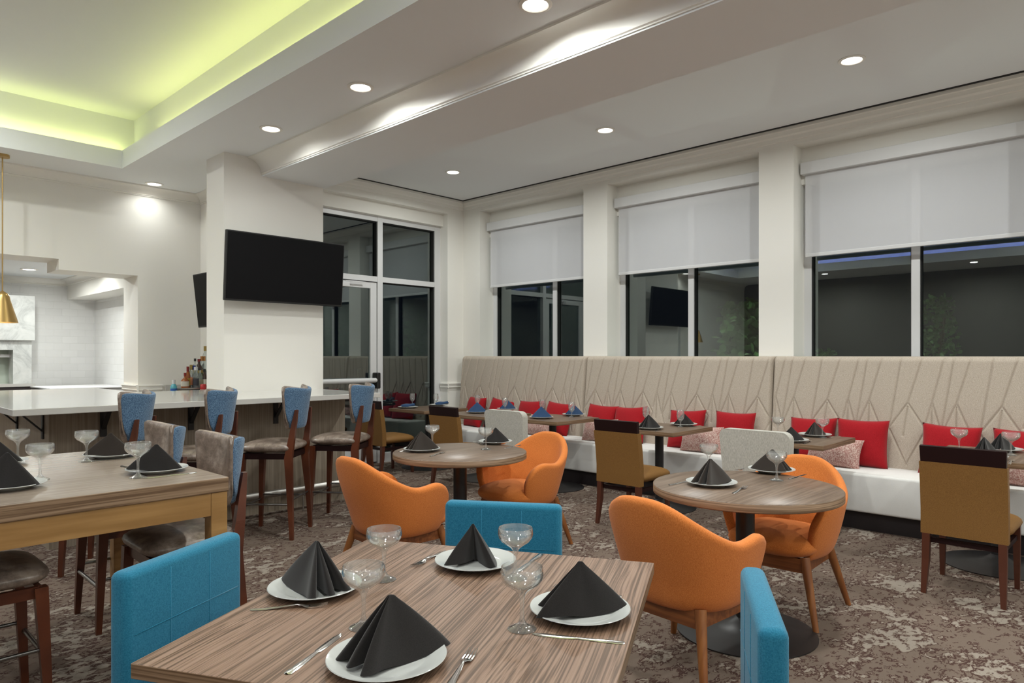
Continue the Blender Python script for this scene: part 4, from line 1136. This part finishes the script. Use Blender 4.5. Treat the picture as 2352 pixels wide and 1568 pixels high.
MB().box(0.20, 0.61, 0.38, 0.415, 0.985, 1.075).build('backsplash', M_QUARTZ, bb)
MB().box(-0.33, 0.60, -0.24, 0.41, 0.0, 0.955).build('cabinet', M_BARP, bb)

# bottles
def bottle(h_, rb, neck, body_m, cap_m, cap_h=0.035, label_m=None, square=False, shoulder=0.62):
    o = MB().lathe([(0, 0), (rb, 0), (rb, h_*shoulder*0.9), (rb*0.85, h_*shoulder), (neck, h_*(shoulder+0.14)), (neck*0.95, h_-cap_h), (0, h_-cap_h)], 20).build('bottle', body_m, smooth=45)
    c_ = MB().lathe([(0, h_-cap_h-0.002), (neck*1.15, h_-cap_h-0.002), (neck*1.15, h_), (0, h_)], 16).build('cap', cap_m, o, smooth=45)
    if label_m: MB().lathe([(rb+0.0008, h_*0.12), (rb+0.0008, h_*0.45)], 20).build('paper_label', label_m, o, smooth=45)
    return o
def lm(n, c, r_=0.25, **k): return mat(n, c, r_, **k)
clearb = lm('clear_bottle_glass', (0.80, 0.86, 0.84), 0.05, Transmission_Weight=0.85)
amber = lm('amber_spirit', (0.42, 0.12, 0.03), 0.08, Transmission_Weight=0.3)
green = lm('green_bottle_glass', (0.20, 0.30, 0.10), 0.08, Transmission_Weight=0.5)
dark = lm('dark_bottle_glass', (0.05, 0.025, 0.015), 0.1)
capr, capg, capb, capk, capw, capo = lm('red_cap', (0.22, 0.02, 0.02)), lm('gold_cap', (0.42, 0.30, 0.10), 0.3, metal=0.6), lm('blue_cap', (0.02, 0.04, 0.25)), lm('black_cap', (0.02, 0.02, 0.02)), lm('white_cap', (0.7, 0.7, 0.7)), lm('copper_cap', (0.42, 0.18, 0.05))
lw, ly, lp, lbl = lm('cream_paper', (0.62, 0.58, 0.48), 0.6), lm('yellow_paper', (0.60, 0.42, 0.06), 0.6), lm('orange_paper', (0.7, 0.28, 0.15), 0.6), lm('dark_paper', (0.05, 0.05, 0.06), 0.6)
# stepped display tray
st_ = empty('bottle_display', (3.25, 7.98, 0.985)); tag(st_, 'black stepped display holding the spirit bottles on the back counter', 'display stand')
MB().box(-0.28, 0.21, -0.05, 0.10, 0, 0.075, 0.003, 1).build('step', M_BLKM, st_); MB().box(-0.10, 0.21, 0.10, 0.21, 0, 0.16, 0.003, 1).build('step', M_BLKM, st_)
MB().box(0.06, 0.21, 0.21, 0.32, 0, 0.25, 0.003, 1).build('step', M_BLKM, st_)
MB().box(-0.28, 0.21, -0.056, -0.05, 0.062, 0.078).build('edge_strip', M_STEEL, st_)
def stand(o, u, Y, z, label):
    l = (u-1176)/1585; X_ = Y*(sT+l*cT)/(cT-l*sT); o.location = (X_, Y, z); return tag(o, label, 'bottle', 'spirit bottles behind the bar')
z1_, z2_, z3_ = 1.06, 1.145, 1.235
stand(bottle(0.17, 0.042, 0.012, amber, capr, 0.03, lw, shoulder=0.55), 425, 7.97, z1_, 'squat amber bottle at the left end of the display')
stand(bottle(0.24, 0.030, 0.013, amber, capr, 0.055, ly), 431.5, 8.03, z1_, 'amber bottle with red cap and yellow label')
stand(bottle(0.26, 0.030, 0.014, clearb, capg, 0.055, lp), 439, 8.03, z1_, 'clear bottle with gold cap and orange label')
stand(bottle(0.25, 0.030, 0.014, clearb, capb, 0.045, lbl), 446, 8.03, z1_, 'clear bottle with dark blue cap')
stand(bottle(0.235, 0.032, 0.018, clearb, capw, 0.035, lbl), 450, 7.97, z1_, 'clear bottle with wide white cap in the front row')
stand(bottle(0.22, 0.034, 0.012, clearb, capk, 0.02, None), 459, 7.97, z1_, 'clear pale green bottle with dark stopper')
stand(bottle(0.20, 0.032, 0.013, green, capg, 0.03, ly), 464, 8.0, z1_, 'green bottle with gold top in the front row')
stand(bottle(0.21, 0.030, 0.013, dark, capk, 0.03, lw), 470, 7.97, z1_, 'dark bottle with cream label next to the column')
stand(bottle(0.245, 0.033, 0.011, clearb, capk, 0.03, None), 448, 8.12, z2_, 'clear bottle with black cap on the second step')
stand(bottle(0.24, 0.042, 0.014, dark, capr, 0.03, ly), 457, 8.14, z2_, 'dark round bottle with maroon cap on the second step')
stand(bottle(0.27, 0.030, 0.013, clearb, capo, 0.05, lw), 463.5, 8.14, z2_, 'clear bottle with copper cap on the second step')
stand(bottle(0.27, 0.030, 0.013, clearb, capo, 0.05, None), 469, 8.14, z2_, 'clear bottle with copper cap nearest the column')
stand(bottle(0.30, 0.034, 0.016, clearb, capg, 0.055, None), 471.5, 8.24, z3_, 'tallest clear bottle with gold cap on the top step')
hs = bottle(0.17, 0.034, 0.015, lm('sanitiser_blue', (0.10, 0.42, 0.50), 0.2), capw, 0.05, lm('blue_label', (0.03, 0.12, 0.40), 0.5)); stand(hs, 399, 7.96, 0.985, 'blue hand gel bottle with white top left of the display')
hs['group'] = 'small things on the back counter'
can = MB().lathe([(0, 0), (0.027, 0), (0.033, 0.008), (0.033, 0.108), (0.027, 0.118), (0, 0.118)], 24).build('drink_can', lm('red_can', (0.55, 0.03, 0.03), 0.3), smooth=40)
MB().lathe([(0.0336, 0.045), (0.0336, 0.06)], 24).build('printed_band', lw, can)
stand(can, 467, 7.86, 0.985, 'red drink can in front of the spirit bottles'); can['category'] = 'can'

# televisions
def tv(name, w_, h_):
    r = empty(name); tag(r, '-', 'television')
    cs_ = MB().box(-w_/2, w_/2, -0.02, 0.02, -h_/2, h_/2, 0.006, 2).build('casing', M_TVB, r)
    MB().box(-w_/2+0.012, w_/2-0.012, -0.0225, -0.0195, -h_/2+0.018, h_/2-0.012).build('screen', M_TV, cs_)
    MB().box(-0.10, 0.10, 0.02, 0.168, -0.10, 0.10, 0.004, 1).build('wall_bracket', M_BLKM, r)
    return r
t1 = tv('television', 1.265, 0.66); t1.location = (3.43, 6.40, 2.272); t1.rotation_euler = (math.radians(4.5), 0, 0); t1['label'] = 'black wall television on the broad column face'
t2 = tv('television', 1.10, 0.62); t2.location = (3.29, 7.72, 2.06); t2.rotation_euler = (math.radians(6), 0, math.radians(-90)); t2['label'] = 'second black television, a sliver showing behind the column left edge'
# pendant
pl = empty('pendant_lamp', (1.42, 8.24, 0)); tag(pl, 'brass cone pendant lamp hanging over the bar at the left edge', 'lamp', 'brass pendants over the bar')
MB().lathe([(0, ZL), (0.058, ZL), (0.060, ZL-0.025), (0, ZL-0.028)], 28).build('canopy', M_BRASS, pl, smooth=40)
MB().tube((0, 0, 2.04), (0, 0, ZL-0.02), 0.006, n=8).build('cable', M_BRASS, pl, smooth=60)
MB().lathe([(0.006, 2.055), (0.018, 2.045), (0.042, 2.03), (0.058, 2.00), (0.066, 1.96), (0.128, 1.745), (0.124, 1.745), (0.062, 1.96), (0.05, 1.995), (0.004, 2.04)], 40, close=True).build('lamp_shade', M_BRASS, pl, smooth=60)
MB().lathe([(0, 1.84), (0.025, 1.86), (0.03, 1.89), (0.015, 1.95), (0, 1.955)], 16).build('bulb', M_LAMP, pl, smooth=60)
l = bpy.data.lights.new('bulb_light', 'POINT'); l.energy = 8; l.color = (1, 0.85, 0.6); l.shadow_soft_size = 0.03
lo = bpy.data.objects.new('bulb_light', l); COL.objects.link(lo); lo.parent = pl; lo.location = (0, 0, 1.80)

for k_ in (1, 2):  # two unseen pendants added to brighten the bar end
    q = copy_tree(pl); q.location = (1.42-1.15*k_, 8.24, 0); q['label'] = 'unseen brass cone pendant lamp added as fill farther left over the bar'
# kitchen things
ku = empty('kitchen_unit', (1.0, 11.38, 0)); tag(ku, 'grey marble pass through unit with dark drawers in the kitchen', 'kitchen unit')
MB().box(-1.2, 1.30, -0.15, 0.21, 1.63, 2.235, 0.003, 1).build('upper_panel', M_MARB, ku)
MB().box(-1.2, 1.27, -0.10, 0.21, 1.50, 1.63).build('lintel', M_MARB, ku)
MB().box(1.06, 1.27, -0.10, 0.21, 1.045, 1.50).build('side_post', M_MARB, ku)
MB().box(-1.2, 1.06, 0.17, 0.21, 1.045, 1.50).build('back_panel', lm('pale_green_panel', (0.42, 0.47, 0.40), 0.4), ku)
MB().box(-1.2, 1.06, 0.02, 0.05, 1.40, 1.44).build('shelf_edge', M_ALU, ku)
MB().box(-1.2, 1.30, -0.17, 0.21, 1.005, 1.045).build('countertop', M_QUARTZ, ku)
for x0, x1 in ((-1.2, -0.1), (-0.09, 0.62), (0.63, 1.28)): MB().box(x0, x1, -0.15, 0.19, 0.0, 1.0, 0.003, 1).build('drawer_front', lm('charcoal_laminate', (0.045, 0.035, 0.035), 0.5), ku)
pk = at(20, 878, 1.047)
for i in range(9):
    t_ = i*0.0155; o = place(P_PL, (1.40, 11.335, 1.046+t_), 0, 'white plate in the stack of the kitchen niche', 'plates stacked in the kitchen niche', 'plate')
pc = empty('prep_counter', (2.65, 10.60, 0)); tag(pc, 'white prep counter with steel edged top in the kitchen corner', 'counter')
MB().box(-0.42, 0.46, -0.50, 0.50, 0.0, 0.985).build('cabinet', M_PLAST, pc); MB().box(-0.44, 0.46, -0.52, 0.52, 0.985, 1.0).build('top_edge', M_DSTEEL, pc); MB().box(-0.43, 0.46, -0.51, 0.51, 1.0, 1.012).build('countertop', M_PLAST, pc)

# planting outside
def shrub(x, y, h_, rad, nl, leaf, seed, label):
    rnd = random.Random(seed); r = empty('shrub', (x, y, -0.12)); tag(r, label, 'shrub', 'shrubs outside the windows')
    st = MB()
    for k in range(3): st.path([(0, 0, 0), (rnd.uniform(-.05, .05), rnd.uniform(-.05, .05), h_*0.5), (rnd.uniform(-.12, .12), rnd.uniform(-.12, .12), h_*0.9)], 0.012, 6)
    st.build('stem', lm('bark', (0.10, 0.07, 0.04), 0.9), r)
    lf = MB()
    for k in range(nl):
        a = rnd.uniform(0, 2*PI); z = h_*(0.35+0.65*rnd.random()**0.8); rr_ = rad*math.sqrt(rnd.random())*(1.15-0.6*z/h_)
        c_ = Vector((rr_*math.cos(a), rr_*math.sin(a), z)); d_ = Vector((rnd.gauss(0, 1), rnd.gauss(0, 1), rnd.gauss(0.1, 0.6))).normalized()
        s_ = d_.cross(Vector((rnd.gauss(0, 1), rnd.gauss(0, 1), rnd.gauss(0, 1)))).normalized()*leaf*0.32; L_ = leaf*rnd.uniform(0.7, 1.2)
        up = Vector((0, 0, 0.12*leaf))
        v = [lf.bm.verts.new(q) for q in (c_, c_+d_*L_*0.35+s_, c_+d_*L_*0.75+s_*0.8+up, c_+d_*L_, c_+d_*L_*0.75-s_*0.8+up, c_+d_*L_*0.35-s_)]
        lf.bm.faces.new(v)
    lf.build('foliage', lm('leaf_green', (0.14, 0.30, 0.10), 0.45), r)
shrub(8.9, atX(1702, 8.9), 2.25, 0.42, 520, 0.15, 1, 'leafy shrub in the dark outside the middle window')
shrub(8.3, atX(2150, 8.3), 2.15, 0.30, 900, 0.06, 2, 'small leaved shrub outside the rightmost window')
shrub(8.6, atX(1893, 8.6), 1.60, 0.20, 500, 0.06, 3, 'low shrub outside the rightmost window beside its left frame')

def garden_fill_light(x, y, label, e):  # unseen lights added so the shrubs show up in the dark
    r = empty('garden_fill_light', (x, y, -0.12)); tag(r, label, 'lamp', 'unseen fill lights outside')
    MB().tube((0, 0, 0), (0, 0, 0.22), 0.03, n=16).build('post', M_BLKM, r, smooth=40)
    MB().lathe([(0, 0.22), (0.05, 0.22), (0.06, 0.27), (0.05, 0.27), (0, 0.262)], 20).build('lamp_head', M_BLKM, r, smooth=40)
    l = bpy.data.lights.new('garden_fill_beam', 'POINT'); l.energy = e; l.color = (1.0, 0.95, 0.85); l.shadow_soft_size = 0.03
    lo = bpy.data.objects.new('garden_fill_beam', l); COL.objects.link(lo); lo.parent = r; lo.location = (0, 0, 0.33)
garden_fill_light(8.35, atX(1712, 8.35), 'unseen fill light added below the shrub outside the middle window', 50)
garden_fill_light(7.95, atX(2150, 7.95), 'unseen fill light added below the shrub outside the rightmost window', 30)
